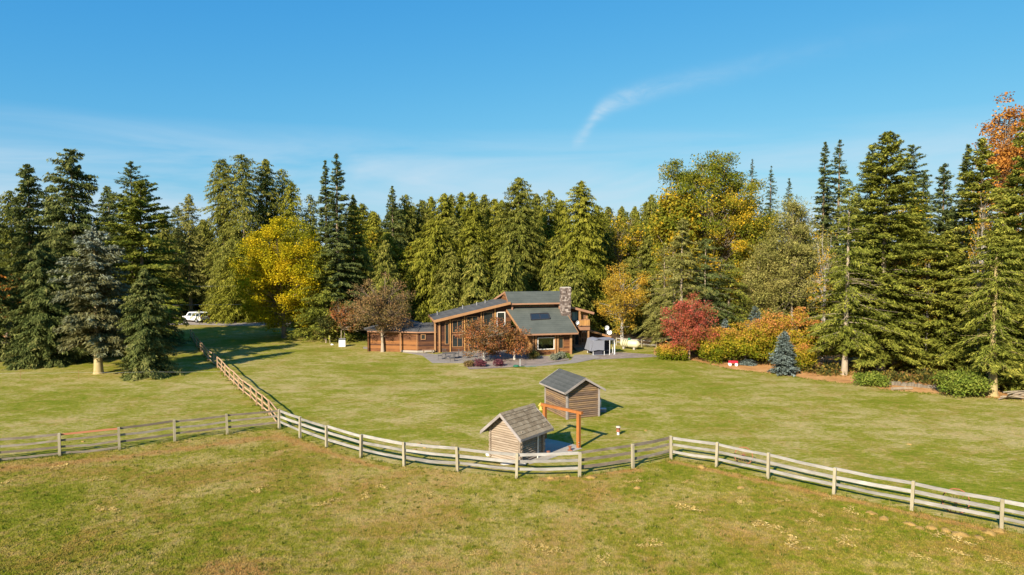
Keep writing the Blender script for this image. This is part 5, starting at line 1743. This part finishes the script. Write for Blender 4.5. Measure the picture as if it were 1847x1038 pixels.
bal.box(((b0.x + b1.x) / 2, -1.66, fl_z + .93), (b1.x - b0.x, .09, .07)).box(((b0.x + b1.x) / 2, -1.66, fl_z + .14), (b1.x - b0.x, .06, .07))
bal.box((b1.x - .04, -.8, fl_z + .93), (.09, 1.6, .07)).box((b1.x - .04, -.8, fl_z + .14), (.06, 1.6, .07))
bal = bal.build('balcony_railing', 'beam', house)
nb_ = 11
for k in range(nb_):
    MB().box((b0.x + .06 + (b1.x - b0.x - .12) * k / (nb_ - 1), -1.66, fl_z + .535), (.10, .035, .70)).build('slat', 'siding_sunlit', bal)
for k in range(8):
    MB().box((b1.x - .04, -1.5 + 1.35 * k / 7, fl_z + .535), (.035, .09, .70)).build('slat', 'siding_sunlit', bal)
pf = 0.45                                        # porch floor
pp0, pp1 = hv(1036, 640, -1.9).x, hv(1071, 640, -1.9).x
MB().box(((pp0 + pp1) / 2, -.75, pf / 2), (pp1 - pp0, 1.85, pf)).build('porch_floor', 'beam', house)
for k in range(3):
    MB().box(((pp0 + pp1) / 2 - .1 + .05 * k, -1.7 - .33 * (k + 1) + .16, (pf - .12 * (k + 1)) / 2), (pp1 - pp0 - .3, .33, pf - .12 * (k + 1))).build('step', 'rail_dark', house)
d0, d1 = hv(1047.5, 615, RV), hv(1058, 615, RV)
door = MB().box(((d0.x + d1.x) / 2, RV - .07, pf + 1.08), (d1.x - d0.x, .08, 2.1)).build('door', 'beam', house)
for k in range(2):
    for j in range(2):
        MB().box((d0.x + (d1.x - d0.x) * (.28 + .44 * k), RV - .115, pf + .55 + .72 * j), (.26, .03, .5)).build('door_panel', 'siding', door)
m = MB()
for k in range(9):
    t0, t1 = math.pi * k / 9, math.pi * (k + 1) / 9
    m.beam(((d0.x + d1.x) / 2 + .26 * math.cos(t0), RV - .14, pf + 1.55 + .26 * math.sin(t0)), ((d0.x + d1.x) / 2 + .26 * math.cos(t1), RV - .14, pf + 1.55 + .26 * math.sin(t1)), .03, .05, (0, 1, 0))
m.build('door_arch', 'white_frame', door)
MB().lathe([(.03, -.2), (.03, -.1)], (d1.x - .12, RV, pf + 1.0), 8, 'y').build('handle', 'metal', door)
window(1036.5, 602, 1044, 630, RV, .07, 'beam', 'glass')
p = hv(1061.2, 612, -1.5)
MB().box((p.x, -1.5, (pf + fl_z - .43) / 2), (.19, .19, fl_z - .43 - pf)).build('post', 'house_trim', house)

# -- lean-to at the far right
LTV = 1.6
l0, l1 = hv(1066, 593, LTV), hv(1101, 606.5, LTV)
wall((0, LTV + .3, 0), (1, 0, 0), (0, -1, 0), [(r1u, 0), (l1.x - .2, 0), (l1.x - .2, l1.z - .3), (r1u, l0.z - .3 + (r1u - l0.x) * (l1.z - l0.z) / (l1.x - l0.x))])
slab_roof([(r1u + .05, LTV - .3, l0.z + .02), (l1.x, LTV - .3, l1.z), (l1.x, 6.0, l1.z), (r1u + .05, 6.0, l0.z + .02)], 'roof_grey', .12)
board((r1u + .05, LTV - .33, l0.z - .10), (l1.x, LTV - .33, l1.z - .12), .05, .26, 'house_trim', 'rake_board')

# -- low annex on the left
AZ = hv(770, 599.5, -.3).z
ez = AZ
aC, aD = hz(752.5, 599.3, ez), Vector((lw0, hz(786, 598.7, ez).y, ez))
aB, aA = hz(721, 598.4, ez), hz(663, 597.5, ez)
R1, R2 = hz(729, 573, 4.0), hz(761.5, 582.5, 3.45)
R3 = Vector((lw0, R2.y + .4, 3.42))
for poly in ([aC, aD, R3, R2], [aB, aC, R2, R1], [aA, aB, R1]):
    slab_roof(poly, 'roof_grey', .1)
bk = [Vector((lw0, R3.y + 3.5, ez)), Vector((R1.x, R1.y + 4.5, ez)), Vector((aA.x - .5, aA.y + 3.5, ez))]
for poly in ([R2, R3, bk[0]], [R1, R2, bk[0], bk[1]], [aA, R1, bk[1], bk[2]]):
    slab_roof(poly, 'roof_grey', .1)
for a_, b_ in ((aC, aD), (aB, aC), (aA, aB)):
    board(a_ + Vector((0, -.03, -.06)), b_ + Vector((0, -.03, -.06)), .05, .16, 'beam', 'fascia_board')
board(aC + Vector((0, 0, .03)), R2 + Vector((0, 0, .03)), .16, .07, 'roof_grey', 'hip_cap')
def wall2(a_, b_, z1, inset=.35, mat='siding', z0=.0, label=None):
    a_, b_ = Vector((a_.x, a_.y, 0)), Vector((b_.x, b_.y, 0))
    e = (b_ - a_).normalized()
    n_ = Vector((e.y, -e.x, 0))
    return wall(a_ - n_ * inset, e, n_, [(0, z0), ((b_ - a_).length, z0), ((b_ - a_).length, z1), (0, z1)], mat=mat, label=label)
wall2(aC, aD, ez - .1)
wall2(aB, aC, ez - .1)
wall2(aA, aB, ez - .1)
wall2(Vector((aA.x, aA.y + 5, 0)), aA, ez - .1, 0)
fa, fb, fc = aB.copy(), aC.copy(), aD.copy()
for a_, b_ in ((fa, fb), (fb, fc)):
    e = (b_ - a_).normalized()
    n_ = Vector((e.y, -e.x, 0))
    MB().beam(a_ - n_ * .27 + Vector((0, 0, .12 - ez)), b_ - n_ * .27 + Vector((0, 0, .12 - ez)), .14, .24).build('plinth', 'slab', house)
for px in (722, 752.5):
    p = hz(px, 599, ez) + Vector((0, .22, 0))
    MB().box((p.x, p.y, ez / 2), (.14, .14, ez - .1)).build('corner_board', 'house_trim', house)
yw = (aC.y + aD.y) / 2 + .35
window(759.5, 603.5, 767, 612.5, yw - .02, .09, 'house_trim')
lb0, lb1 = hz(665, 627, 0), hz(679.5, 627.5, 0)
wall2(lb0, lb1, ez - .02, 0, 'siding_sunlit')  # sunward sides of the bay take the sunlit colour
wall2(lb0 + Vector((0, 1.6, 0)), lb0, ez - .02, 0, 'siding_sunlit')
wall2(lb1, lb1 + Vector((0, 1.6, 0)), ez - .02, 0, 'siding')
for p in (lb0, lb1):
    MB().box((p.x, p.y - .06, ez / 2), (.13, .12, ez - .06)).build('corner_board', 'house_trim', house)
p = hz(676.5, 604, 1.75)
lan = MB().lathe([(.05, 0), (.11, .06), (.11, .28), (.03, .38)], (lb1.x - .25, lb1.y - .16, 1.6), 6).build('lantern', 'dark', house)
MB().box((lb1.x + .75, lb1.y + .9, 1.0), (.9, .08, 2.0)).build('door', 'beam', house)


def hplace(name, px, py, label, cat, z=0.0, group=None, rz=PHI):
    return thing(name, ground(px, py, z), label, cat, group, rz)


# ------------------------------------------------------------------ lamps behind the window
for px, lab in ((975.5, 'table lamp with white shade in the left half of the big window'), (992.5, 'table lamp with white shade in the right half of the big window')):
    q_ = hv(px, 620, GV + .7)
    w_ = O + UX * q_.x + VX * q_.y
    l = thing('table_lamp', Vector((w_.x, w_.y, .06)), lab, 'lamp')
    MB().lathe([(.16, 0), (.16, .03), (.025, .06), (.025, 1.25)], n=8).build('stand', 'dark', l)
    MB().lathe([(.20, 1.2), (.10, 1.55)], n=12).build('lamp_shade', 'cloth_shade', l)
# dishes
def dish(p, r, label, yaw, post=0.6):
    d_ = thing('satellite_dish', p, label, 'satellite dish', 'satellite dishes on the house')
    d_.rotation_euler = (0, 0, yaw)
    MB().tube([(0, .12, 0), (0, .12, post)], .03, 6).build('mast', 'metal', d_)
    m = MB()
    prof = [(.02, 0.0), (r * .5, .03), (r * .8, .08), (r, .14), (r * 1.0, .16), (r * .78, .10), (r * .5, .055), (.02, .03)]
    m.lathe([(a, -b) for a, b in prof], (0, 0.1, post), 14, 'y')
    m.build('reflector', 'white', d_, smooth=True)
    MB().tube([(0, .05, post - r), (0, -.45, post - .1)], .015, 4).build('feed_arm', 'metal', d_)
    MB().box((0, -.46, post - .07), (.07, .12, .08)).build('feed_horn', 'metal', d_)
    return d_
def hworld(q):
    w = O + UX * q.x + VX * q.y
    return Vector((w.x, w.y, q.z))
dish(hworld(hv(1041.5, 590, -1.75)), .27, 'satellite dish below the teal window at the edge of the big roof', .5, .55)
dish(hworld(Vector((l1.x - .45, LTV + .2, l1.z + .1))), .33, 'upper satellite dish at the low end of the lean-to roof', .35, 1.0)
dish(hworld(Vector((l1.x - .1, LTV + .1, l1.z))), .33, 'lower satellite dish at the low end of the lean-to roof', -.1, .5)

# tarp-covered pen of grey poles
kc = ground(1092, 641)
kn = thing('dog_pen', kc, 'pen of pale metal poles half covered by a grey tarp beside the porch steps', 'pen', None, PHI)
kw, kd, kh = 2.75, 2.2, 1.85
xs = (-1.6, -.15, .55, 1.15, 1.42)
for x in (-1.6, -.15, .55, 1.15):
    MB().tube([(x, 0, 0), (x, 0, kh)], .032, 6).build('pole', 'white', kn)
for x, y in ((1.42, .5), (1.42, 1.3), (1.42, kd), (-1.6, kd), (0, kd)):
    MB().tube([(x, y, 0), (x, y, kh)], .032, 6).build('pole', 'white', kn)
m = MB()
for z in (.08, kh):
    m.tube([(-1.6, 0, z), (1.42, 0, z)], .025, 5).tube([(1.42, 0, z), (1.42, kd, z)], .025, 5).tube([(1.42, kd, z), (-1.6, kd, z)], .025, 5).tube([(-1.6, kd, z), (-1.6, 0, z)], .025, 5)
m.build('rails', 'metal', kn)
m = MB()
n = 12
rt = random.Random(2)
G = []
prof = [(-1.95, .55), (-1.72, 1.35), (-1.6, kh + .02), (-.9, kh + .12), (-.2, kh + .03), (.5, kh + .05), (1.42, kh + .03)]
for i, (x, z) in enumerate(prof):
    G.append([(x + rt.uniform(-.04, .04), -.08 + (kd + .2) * k / 6, z + rt.uniform(-.05, .05)) for k in range(7)])
V = sum(G, [])
m.add(V, [(i * 7 + k, i * 7 + k + 1, (i + 1) * 7 + k + 1, (i + 1) * 7 + k) for i in range(len(prof) - 1) for k in range(6)])
m.add([(-1.62, -.10, kh + .03), (-.2, -.10, kh + .03), (-.22, -.13, .62), (-1.0, -.12, .70), (-1.9, -.11, .55), (-1.72, -.10, 1.3)], [(0, 1, 2, 3, 4, 5)])
tp_ = m.build('tarp', 'tarp', kn)
sm = tp_.modifiers.new('thickness', 'SOLIDIFY')
sm.thickness = 0.015
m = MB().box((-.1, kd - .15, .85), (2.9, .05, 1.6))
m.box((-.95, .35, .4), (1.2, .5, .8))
m.build('interior_shade', 'tarp_dark', kn)  # dark boxes added where the pen's inside is only in shade

# gas tank
gt = thing('gas_tank', ground(1136, 630), 'cream gas tank with dark bands and a green lid lying on the grass', 'gas tank', None, math.radians(-35))
L_ = 2.1
R_ = .50
prof = [(.03, -L_ / 2 - .36), (.24, -L_ / 2 - .30), (.40, -L_ / 2 - .16), (R_, -L_ / 2)]
prof = prof + [(a, -b) for a, b in prof[::-1]]
MB().lathe(prof, (0, 0, .72), 20, 'x').build('tank', 'tank', gt, smooth=True)
for x in (-.78, -.2, -.48):
    MB().lathe([(R_ + .012, -.055), (R_ + .012, .055)], (x, 0, .72), 20, 'x').build('band', 'band', gt)
MB().lathe([(.2, 0), (.2, .22), (.12, .3)], (-.1, 0, 1.19), 12).build('lid', 'green_plastic', gt, smooth=True)
for x in (-.75, .75):
    MB().box((x, 0, .15), (.25, .8, .30)).build('foot', 'slab', gt)

# white metal box
ub = thing('utility_box', ground(617.5, 625.5), 'white metal cabinet with a dark grille top on the lawn edge by the rowan', 'cabinet', None, .15)
MB().box((0, 0, .47), (.86, .8, .86)).build('body', 'white', ub)
MB().box((0, 0, .02), (.92, .86, .06)).build('base', 'slab', ub)
MB().box((0, 0, .97), (.80, .74, .12)).build('grille', 'dark', ub)
MB().box((0, 0, 1.05), (.88, .82, .05)).build('lid', 'metal', ub)
MB().box((.0, -.415, .47), (.55, .02, .62)).build('door', 'white', ub)
stk = thing('stake', ground(595.5, 621.5), 'thin greenish stake standing between the shrub stem and the white metal box', 'stake')
MB().tube([(0, 0, 0), (-.06, 0, 1.15)], .05, 6).build('shaft', 'post', stk)
MB().lathe([(.06, 1.13), (.03, 1.2)], (-.06, 0, 0), 6).build('tip', 'post', stk)

# patio, paths and planting bed
structure(MB().prism([(p.x, p.y, 0) for p in gp([(655, 626), (700, 630), (752, 636), (790, 640), (830, 632), (960, 630), (975, 640), (935, 652), (862, 656), (840, 655.5), (780, 655.5), (762, 642), (715, 634), (655, 629.5)])],
                     (0, 0, .03)).build('patio', 'paving'))
sheet('planting_bed', gp([(836, 656), (858, 651), (900, 650), (940, 645), (965, 642), (1028, 645), (1026, 650), (980, 657), (950, 661), (900, 664.5), (846, 667), (838, 660)]), 0.045, 'bed')
structure(MB().prism([(p.x, p.y, 0) for p in gp([(945, 660.5), (985, 657), (1030, 650.5), (1036, 641), (1070, 640.5), (1084, 646), (1060, 651), (1040, 655), (985, 660), (950, 663)])], (0, 0, .055)).build('path', 'paving'))
sheet('bare_ground', gp([(1062, 645), (1080, 636), (1120, 636), (1180, 640), (1190, 644), (1120, 647), (1075, 649)]), 0.012, 'bed')


def chair(px, py, rz, label):
    c = thing('garden_chair', ground(px, py, .03), label, 'chair', 'dark metal chairs on the patio', rz)
    MB().box((0, 0, .44), (.5, .48, .03)).build('seat', 'furniture', c)
    m = MB().box((0, .25, .95), (.5, .03, .04)).box((0, .245, .5), (.5, .03, .03))
    for x in (-.23, -.12, 0, .12, .23):
        m.box((x, .25, .72), (.025, .02, .44))
    m.build('backrest', 'furniture', c)
    for x in (-.23, .23):
        for y in (-.22, .22):
            MB().tube([(x, y, .43), (x * 1.1, y * 1.12, 0)], .018, 5).build('leg', 'furniture', c)
        MB().tube([(x * 1.1, -.22, .43), (x * 1.12, -.2, .66), (x * 1.1, .24, .68)], .016, 5).build('armrest', 'furniture', c)


tb = thing('garden_table', ground(811, 648, .03), 'oval dark metal table among the chairs on the patio', 'table', None, .2)
m = MB().lathe([(.72, .70), (.74, .72), (.72, .735)], n=20)
m.v = [(x * 1.15, y * .8, z) for x, y, z in m.v]
m.build('tabletop', 'furniture', tb)
for x, y in ((-.5, -.3), (.5, -.3), (-.5, .3), (.5, .3)):
    MB().tube([(x, y, .70), (x * 1.1, y * 1.1, 0)], .025, 6).build('leg', 'furniture', tb)
chair(794, 648.5, 1.7, 'dark metal chair at the left end of the patio table')
chair(802, 644.5, .35, 'dark metal chair at the back left of the patio table')
chair(816, 652, 3.3, 'dark metal chair with its back to the lawn at the patio table')
chair(824, 645, -1.3, 'dark metal chair at the right end of the patio table')
chair(838, 647, 2.6, 'dark metal chair standing alone between the patio table and the spreading tree')
chair(852, 645, -.4, 'dark metal chair in the shade behind the trunk of the spreading tree')
bn = thing('wooden_bench', ground(772, 637.5), 'low wooden bench against the annex wall under the small window', 'bench', None, PHI)
MB().box((0, 0, .42), (1.5, .32, .06)).build('seat', 'beam', bn)
for x in (-.55, .55):
    MB().box((x, 0, .2), (.14, .28, .39)).build('leg', 'rail_dark', bn)

# plants of the bed
for px, py, w, h, mat, nm, lab in ((866, 662, 26, .85, 'l_purple', 'barberry_shrub', 'purple barberry left of the speckled trunk of the spreading tree'), (900, 661, 16, .7, 'l_purple', 'barberry_shrub', 'small purple shrub between the two bed trees'),
                               (846, 662, 16, .6, 'l_crab', 'dry_shrub', 'low brown shrub at the left tip of the bed'), (962, 648, 26, 1.0, 'l_under', 'dark_shrub', 'dark green shrub in the shade by the left posts of the big window'),
                               (1000, 650, 17, .7, 'l_sage', 'lavender_bush', 'grey-green lavender bush below the big window'), (1012, 647.5, 13, .75, 'l_sage', 'lavender_bush', 'smaller grey-green lavender bush below the narrow window'),
                               (1020.5, 647, 9, .55, 'l_rhodo', 'round_bush', 'small bright yellow-green bush by the right corner post'), (950, 634, 40, 2.6, 'l_maplered', 'rusty_shrub', 'rusty red shrub against the left side of the great room'),
                               (888, 640, 30, 1.1, 'l_maplered', 'rusty_shrub', 'low reddish shrub on the patio by the house wall')):
    g = ground(px, py)
    rx = w / 2 * g.y / F
    seed_n[0] += 1
    s_ = seed_n[0]
    plant(nm, lab, 'shrub', g, lambda: decid(s_, h, h * .55, rx * .75, h * .38, 1600, 45, .22, (.13, .09), .04, .05, .4, limb_r=.012, twigs=1), mat, 'bark')
# hose things at the tip of the bed
hs_ = thing('tap_post', ground(938, 661, .045), 'short pale post with a garden tap at the tip of the bed', 'garden tap')
MB().box((0, 0, .4), (.12, .12, .8)).build('post', 'metal', hs_)
MB().lathe([(.03, -.2), (.03, -.05)], (0, 0, .65), 6, 'y').build('tap', 'metal', hs_)
hr = thing('hose_pile', ground(931, 662, .045), 'coiled green hose lying beside the pale tap post', 'hose')
m = MB()
cp = [((.34 - .02 * (k // 14)) * math.cos(k * .45), (.30 - .02 * (k // 14)) * math.sin(k * .45), .04 + .0022 * k) for k in range(70)]
m.tube(cp, .025, 5)
m.build('coil', 'green_plastic', hr)
MB().tube([cp[0], (1.0, -.1, .03), (1.6, .1, .03), (2.2, -.05, .03)], .022, 5).build('free_end', 'green_plastic', hr)

# ------------------------------------------------------------------ vehicles, toys, wires
def suv(name, loc_, rz, label):
    c = thing(name, loc_, label, 'car', None, rz)
    Lh, W2 = 2.55, .98
    prof = [(-2.55, .45), (-2.55, .95), (-2.48, 1.02), (-2.30, 1.05), (-2.12, 1.72), (-1.95, 1.83), (.65, 1.85), (.95, 1.75), (1.45, 1.12), (2.35, 1.02), (2.52, .88), (2.56, .45)]
    lower = [(-2.55, .40), (-2.56, 1.0), (1.40, 1.10), (2.35, 1.02), (2.53, .88), (2.56, .40)]
    MB().prism([(x, -W2, z) for x, z in lower], (0, 2 * W2, 0)).build('body', 'car', c)
    ins = .14
    m = MB()
    cab = [(-2.45, 1.0), (-2.12, 1.74), (-1.95, 1.84), (.60, 1.85), (.95, 1.73), (1.42, 1.08)]
    lo, hi = [], []
    m.add([(x, -W2 + (.02 if z < 1.2 else ins), z) for x, z in cab] + [(x, W2 - (.02 if z < 1.2 else ins), z) for x, z in cab],
          [tuple(range(6)), tuple(range(11, 5, -1))] + [(i, i + 6, (i + 1) % 6 + 6, (i + 1) % 6) for i in range(6)])
    m.build('cabin', 'car', c)
    for s in (-1, 1):
        for x0, x1, x2, x3 in ((-2.15, -1.25, -1.25, -2.02), (-1.12, -.25, -.25, -1.12), (-.13, 1.08, .72, -.13)):
            yb, yt = s * (W2 - .02 + .006), s * (W2 - ins + .012)
            q = [(x0, yb - s * .02, 1.14), (x1, yb - s * .02, 1.14), (x2, yt, 1.70), (x3, yt, 1.70)]
            MB().prism(q, (0, s * .012, 0)).build('window', 'glass', c)
    MB().prism([(1.36, -.80, 1.15), (1.36, .80, 1.15), (.97, .72, 1.71), (.97, -.72, 1.71)], (.03, 0, .02)).build('windscreen', 'glass', c)
    MB().prism([(-2.40, -.78, 1.12), (-2.40, .78, 1.12), (-2.14, .70, 1.70), (-2.14, -.70, 1.70)], (-.03, 0, .02)).build('rear_window', 'glass', c)
    for s in (-1, 1):
        MB().box((2.54, s * .72, .82), (.06, .36, .17)).build('headlight', 'metal', c)
        MB().box((-2.57, s * .84, 1.05), (.05, .2, .42)).build('tail_light', 'lamp_red', c)
        MB().box((.95, s * 1.06, 1.16), (.12, .2, .16)).build('mirror', 'car', c)
        for x in (-1.55, 1.6):
            w = MB().lathe([(.24, -.13), (.38, -.12), (.40, 0), (.38, .12), (.24, .13)], (x, s * (W2 - .06), .40), 18, 'y').build('wheel', 'rubber', c)
            MB().lathe([(.06, -.145), (.25, -.135), (.25, .135), (.06, .145)], (x, s * (W2 - .06), .40), 14, 'y').build('rim', 'metal', w)
    MB().box((2.57, 0, .52), (.08, 1.8, .2)).build('bumper', 'tarp', c)
    MB().box((-2.58, 0, .52), (.08, 1.8, .2)).build('bumper', 'tarp', c)
    return c


g = ground(353, 581)
suv('parked_car', Vector((g.x, g.y, .016)), math.radians(152), 'white boxy estate car parked on the drive in front of the cedar clump')
g = ground(-14, 592)
suv('parked_car', Vector((g.x, g.y, .016)), math.radians(165), 'white car at the far left edge of the picture with only its end showing')

# timber edging on the far left
g = ground(0, 609)
ed = thing('timber_edging', g, 'low pale timber edging at the left edge of the picture below the white car', 'edging', None, .1)
for k in range(2):
    MB().box((-.6, -.5 * k, .12), (4.2, .14, .24)).build('sleeper', 'house_trim', ed)

# red toy wagon
wg = thing('toy_wagon', ground(1322, 660), 'red toy wagon with white wheels under the hazels', 'wagon', None, math.radians(-12))
m = MB()
m.box((0, 0, .34), (1.0, .5, .03)).box((0, -.245, .43), (1.0, .02, .2)).box((0, .245, .43), (1.0, .02, .2)).box((-.49, 0, .43), (.02, .5, .2)).box((.49, 0, .43), (.02, .5, .2))
m.build('tray', 'red', wg)
for x in (-.34, .34):
    for y in (-.24, .24):
        w = MB().lathe([(.08, -.04), (.17, -.035), (.17, .035), (.08, .04)], (x, y * 1.15, .17), 14, 'y').build('wheel', 'white', wg)
    MB().tube([(x, -.26, .17), (x, .26, .17)], .02, 5).build('axle', 'dark', wg)
MB().tube([(.5, 0, .3), (.78, 0, .5), (.9, 0, .85)], .018, 5).build('handle', 'dark', wg)

# wires over the drive
for py, lab in ((513, 'upper thin wire strung across the cedar clump behind the drive'), (546.5, 'lower thin wire strung across the cedar clump behind the drive')):
    a_, b_ = at_depth(150, py + 1, 106), at_depth(620, py - 2, 100)
    o_ = thing('overhead_wire', a_, lab, 'wire')
    pts_ = []
    for k in range(13):
        t_ = k / 12
        p = a_.lerp(b_, t_) - a_
        p.z -= .35 * math.sin(math.pi * t_)
        pts_.append(p)
    MB().tube(pts_, .018, 4).build('strand', 'cable', o_)

# log and rubble bits under the right firs
rr = random.Random(21)
wl = thing('dry_stone_wall', ground(1650, 697), 'low tumbled stone row in the shade under the massive fir', 'stone wall')
a_, b_ = ground(1606, 694), ground(1694, 702)
for k in range(26):
    t_ = k / 25
    p = a_.lerp(b_, t_) - ground(1650, 697)
    sx = rr.uniform(.22, .40)
    R_m = Matrix.Rotation(rr.uniform(-.6, .6), 3, 'Z') @ Matrix.Rotation(rr.uniform(-.15, .15), 3, 'X')
    m = MB()
    hgt = rr.uniform(.2, .38)
    m.add([R_m @ Vector((x * sx * rr.uniform(.75, 1.1) * .5, y * .4 * rr.uniform(.7, 1.1) * .5, z)) for z, sc in ((0, 1), (hgt, .75)) for x, y in ((-1 * sc, -1 * sc), (1 * sc, -1 * sc), (1 * sc, 1 * sc), (-1 * sc, 1 * sc))],
          [(3, 2, 1, 0), (4, 5, 6, 7), (0, 1, 5, 4), (1, 2, 6, 5), (2, 3, 7, 6), (3, 0, 4, 7)])
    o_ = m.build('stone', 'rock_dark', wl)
    o_.location = p + Vector((0, rr.uniform(-.15, .15), 0))
lg = thing('fallen_log', ground(1628, 704), 'short fallen log on the needle strip in front of the tumbled stones', 'log', None, .15)
MB().tube([(-1.1, 0, .13), (0, .05, .15), (1.0, 0, .12)], [.15, .14, .11], 9).build('trunk', 'bark_pale', lg)
MB().tube([(.2, 0, .2), (.5, .2, .5)], [.05, .02], 6).build('branch_stub', 'bark_pale', lg)
wp = thing('brush_pile', ground(1838, 722), 'pile of dead branches at the right edge of the picture', 'brush pile')
for k in range(14):
    a0 = rr.uniform(-.5, .5)
    x, y, z = rr.uniform(-1, 1), rr.uniform(-.3, .3), .1 + .05 * k
    Ld = rr.uniform(.6, 1.3)
    MB().tube([(x - Ld * math.cos(a0), y - Ld * math.sin(a0), z), (x, y + rr.uniform(-.1, .1), z + .06), (x + Ld * math.cos(a0), y + Ld * math.sin(a0), z + rr.uniform(-.05, .1))], [.06, .05, .025], 6).build('branch', 'bark_pale', wp)

# molehills and clumps of dry mown grass on the pasture
rng = np.random.default_rng(9)
hills = []
for i in range(3):
    m = MB()
    n = 14
    rad = [(1.0, -.02), (.85, .10), (.6, .19), (.3, .25), (.05, .27)]
    V, Fc = [], []
    for a0, z in rad:
        for k in range(n):
            t_ = 2 * math.pi * k / n
            q = a0 * (1 + rng.normal(0, .2))
            V.append((q * math.cos(t_) * .36, q * math.sin(t_) * .28, z * .7 + rng.normal(0, .03) * (z > 0)))
    for j in range(len(rad) - 1):
        for k in range(n):
            Fc.append((j * n + k, j * n + (k + 1) % n, (j + 1) * n + (k + 1) % n, (j + 1) * n + k))
    Fc.append(tuple(range(len(V) - n, len(V))))
    m.add(V, Fc)
    hills.append(m.mesh('molehill', M['dirt'], True))
HILLS = [(993, 863, .8, 'orange molehill just outside the rails near the smaller shed'), (1025, 860, .7, 'molehill close left of the third post right of the smaller shed'), (1066, 862, 1, 'orange molehill just right of the third post from the smaller shed'),
         (1265, 843, 1.1, 'wide tan molehill between the first two posts of the straight right fence'), (1336, 880, .8, 'lone molehill in front of the smaller iron wheel'), (1571, 926, .9, 'left molehill of the row in front of the larger iron wheel'),
         (1594, 936, 1.0, 'second molehill of the row towards the larger iron wheel'), (1642, 946, .9, 'small molehill under the last but one post in view'), (1659, 953, .8, 'smallest molehill in the middle of the row by the larger wheel'),
         (1680, 953, 1, 'rounded molehill below the left side of the larger wheel'), (1706, 957, .9, 'darker molehill straight below the larger wheel'), (1733, 965, 1.2, 'broad molehill below the right side of the larger wheel'),
         (1785, 962, 1.1, 'broad molehill at the left foot of the last post in view'), (1802, 958, 1.0, 'molehill touching the last post in view'), (1768, 971, .8, 'flat molehill a little in front of the last post in view'),
         (1150, 881, .8, 'molehill in the grass in front of the dark rails by the fence corner'), (740, 873, .6, 'tiny molehill outside the curve left of the smaller shed'), (755, 801, .6, 'left one of three tiny mounds inside the curve'),
         (766, 808, .6, 'right one of three tiny mounds inside the curve'), (748, 812, .6, 'lowest of three tiny mounds inside the curve'), (1640, 802, .6, 'tiny mound out on the right lawn'),
         (1165, 777, .6, 'tiny mound on the lawn right of the rusty pipe stub'), (150, 797, .5, 'tiny mound by the left field fence')]
for i, (px, py, s, lab) in enumerate(HILLS):
    o_ = link('molehill', hills[i % 3], None, ground(px, py))
    o_.scale = (s * .85, s * .85, s * .55)
    o_.rotation_euler = (0, 0, i * 1.7)
    tag(o_, lab, 'molehill', 'molehills in the grass')
clumps_ = []
for i in range(4):
    n = 170
    p = rng.normal(0, 1, (n, 3)) * np.array([.30, .22, 0])
    sub = rng.normal(0, 1, (6, 3)) * np.array([.38, .22, 0])
    p = sub[rng.integers(0, 6, n)] + rng.normal(0, .10, (n, 3)) * np.array([1, 1, 0])
    p[:, 2] = rng.uniform(.03, .12, n)
    a = unit(rng.normal(0, 1, (n, 3)) * np.array([1, 1, .5]))
    b = unit(np.cross(a, rng.normal(0, .5, (n, 3)) + np.array([0, 0, 1.0])))
    clumps_.append(tri_mesh('dry_grass_clump', leaf_tris(rng, p, a, b, rng.uniform(.07, .16, n), rng.uniform(.03, .07, n)), rng.random(n), 'straw'))
CM = [((0, 850), 'the left edge of the picture'), ((215, 812), 'the post right of the reddish rail'), ((503, 775), 'the corner post'), ((690, 835), 'the outer bend of the curved fence'), ((931, 863), 'the post in front of the smaller shed'),
      ((1210, 829), 'the fence bend right of the timber arch'), ((1385, 864), 'the post right of the smaller iron wheel'), ((1504, 892), 'the post midway between the two iron wheels'), ((1724, 926), 'the larger iron wheel'), ((1806, 955), 'the last post in view'),
      ((440, 1030), 'the scraped brown patch at the lower edge'), ((930, 1038), 'the middle of the lower edge'), ((1300, 1038), 'the lower edge below the fence bend'), ((1847, 1038), 'the lower right corner')]
ORD = ['first', 'second', 'third', 'fourth', 'fifth', 'sixth', 'seventh', 'eighth']
cn = {}
for i, (px, py, s) in enumerate(sorted([(100, 845, .9), (180, 866, .9), (200, 918, 1.0), (460, 885, .9), (590, 910, 1.1), (657, 894, .8), (10, 870, .7), (1238, 915, 1.1), (1380, 946, 1.2), (1432, 985, 1.2), (1714, 972, 1.1),
                                 (975, 985, .9), (990, 993, .8), (1150, 870, .8), (1330, 905, .7), (1470, 926, .7), (1455, 940, .7), (1535, 922, .8), (1720, 995, .8), (1795, 1010, .9), (1090, 1010, .8), (1525, 978, .9),
                                 (1180, 984, 1.0), (1240, 870, .6), (1540, 955, .6), (1420, 905, .6), (690, 878, .7), (770, 890, .6), (310, 905, .6), (1655, 1003, .8), (860, 1000, .7), (1500, 900, .6)], key=lambda q: min((ground(*c[0]) - ground(q[0], q[1])).length for c in CM))):
    o_ = link('dry_grass_clump', clumps_[i % 4], None, ground(px, py))
    o_.scale = (s * 1.05, s * 1.05, s * .6)
    o_.rotation_euler = (0, 0, i * 2.1)
    g_ = ground(px, py)
    near = min(CM, key=lambda q: (ground(*q[0]) - g_).length)
    cn[near[1]] = cn.get(near[1], -1) + 1
    tag(o_, 'pale dry grass clump, ' + ORD[cn[near[1]]] + ' out from ' + near[1], 'grass clump', 'dry grass clumps on the pasture')
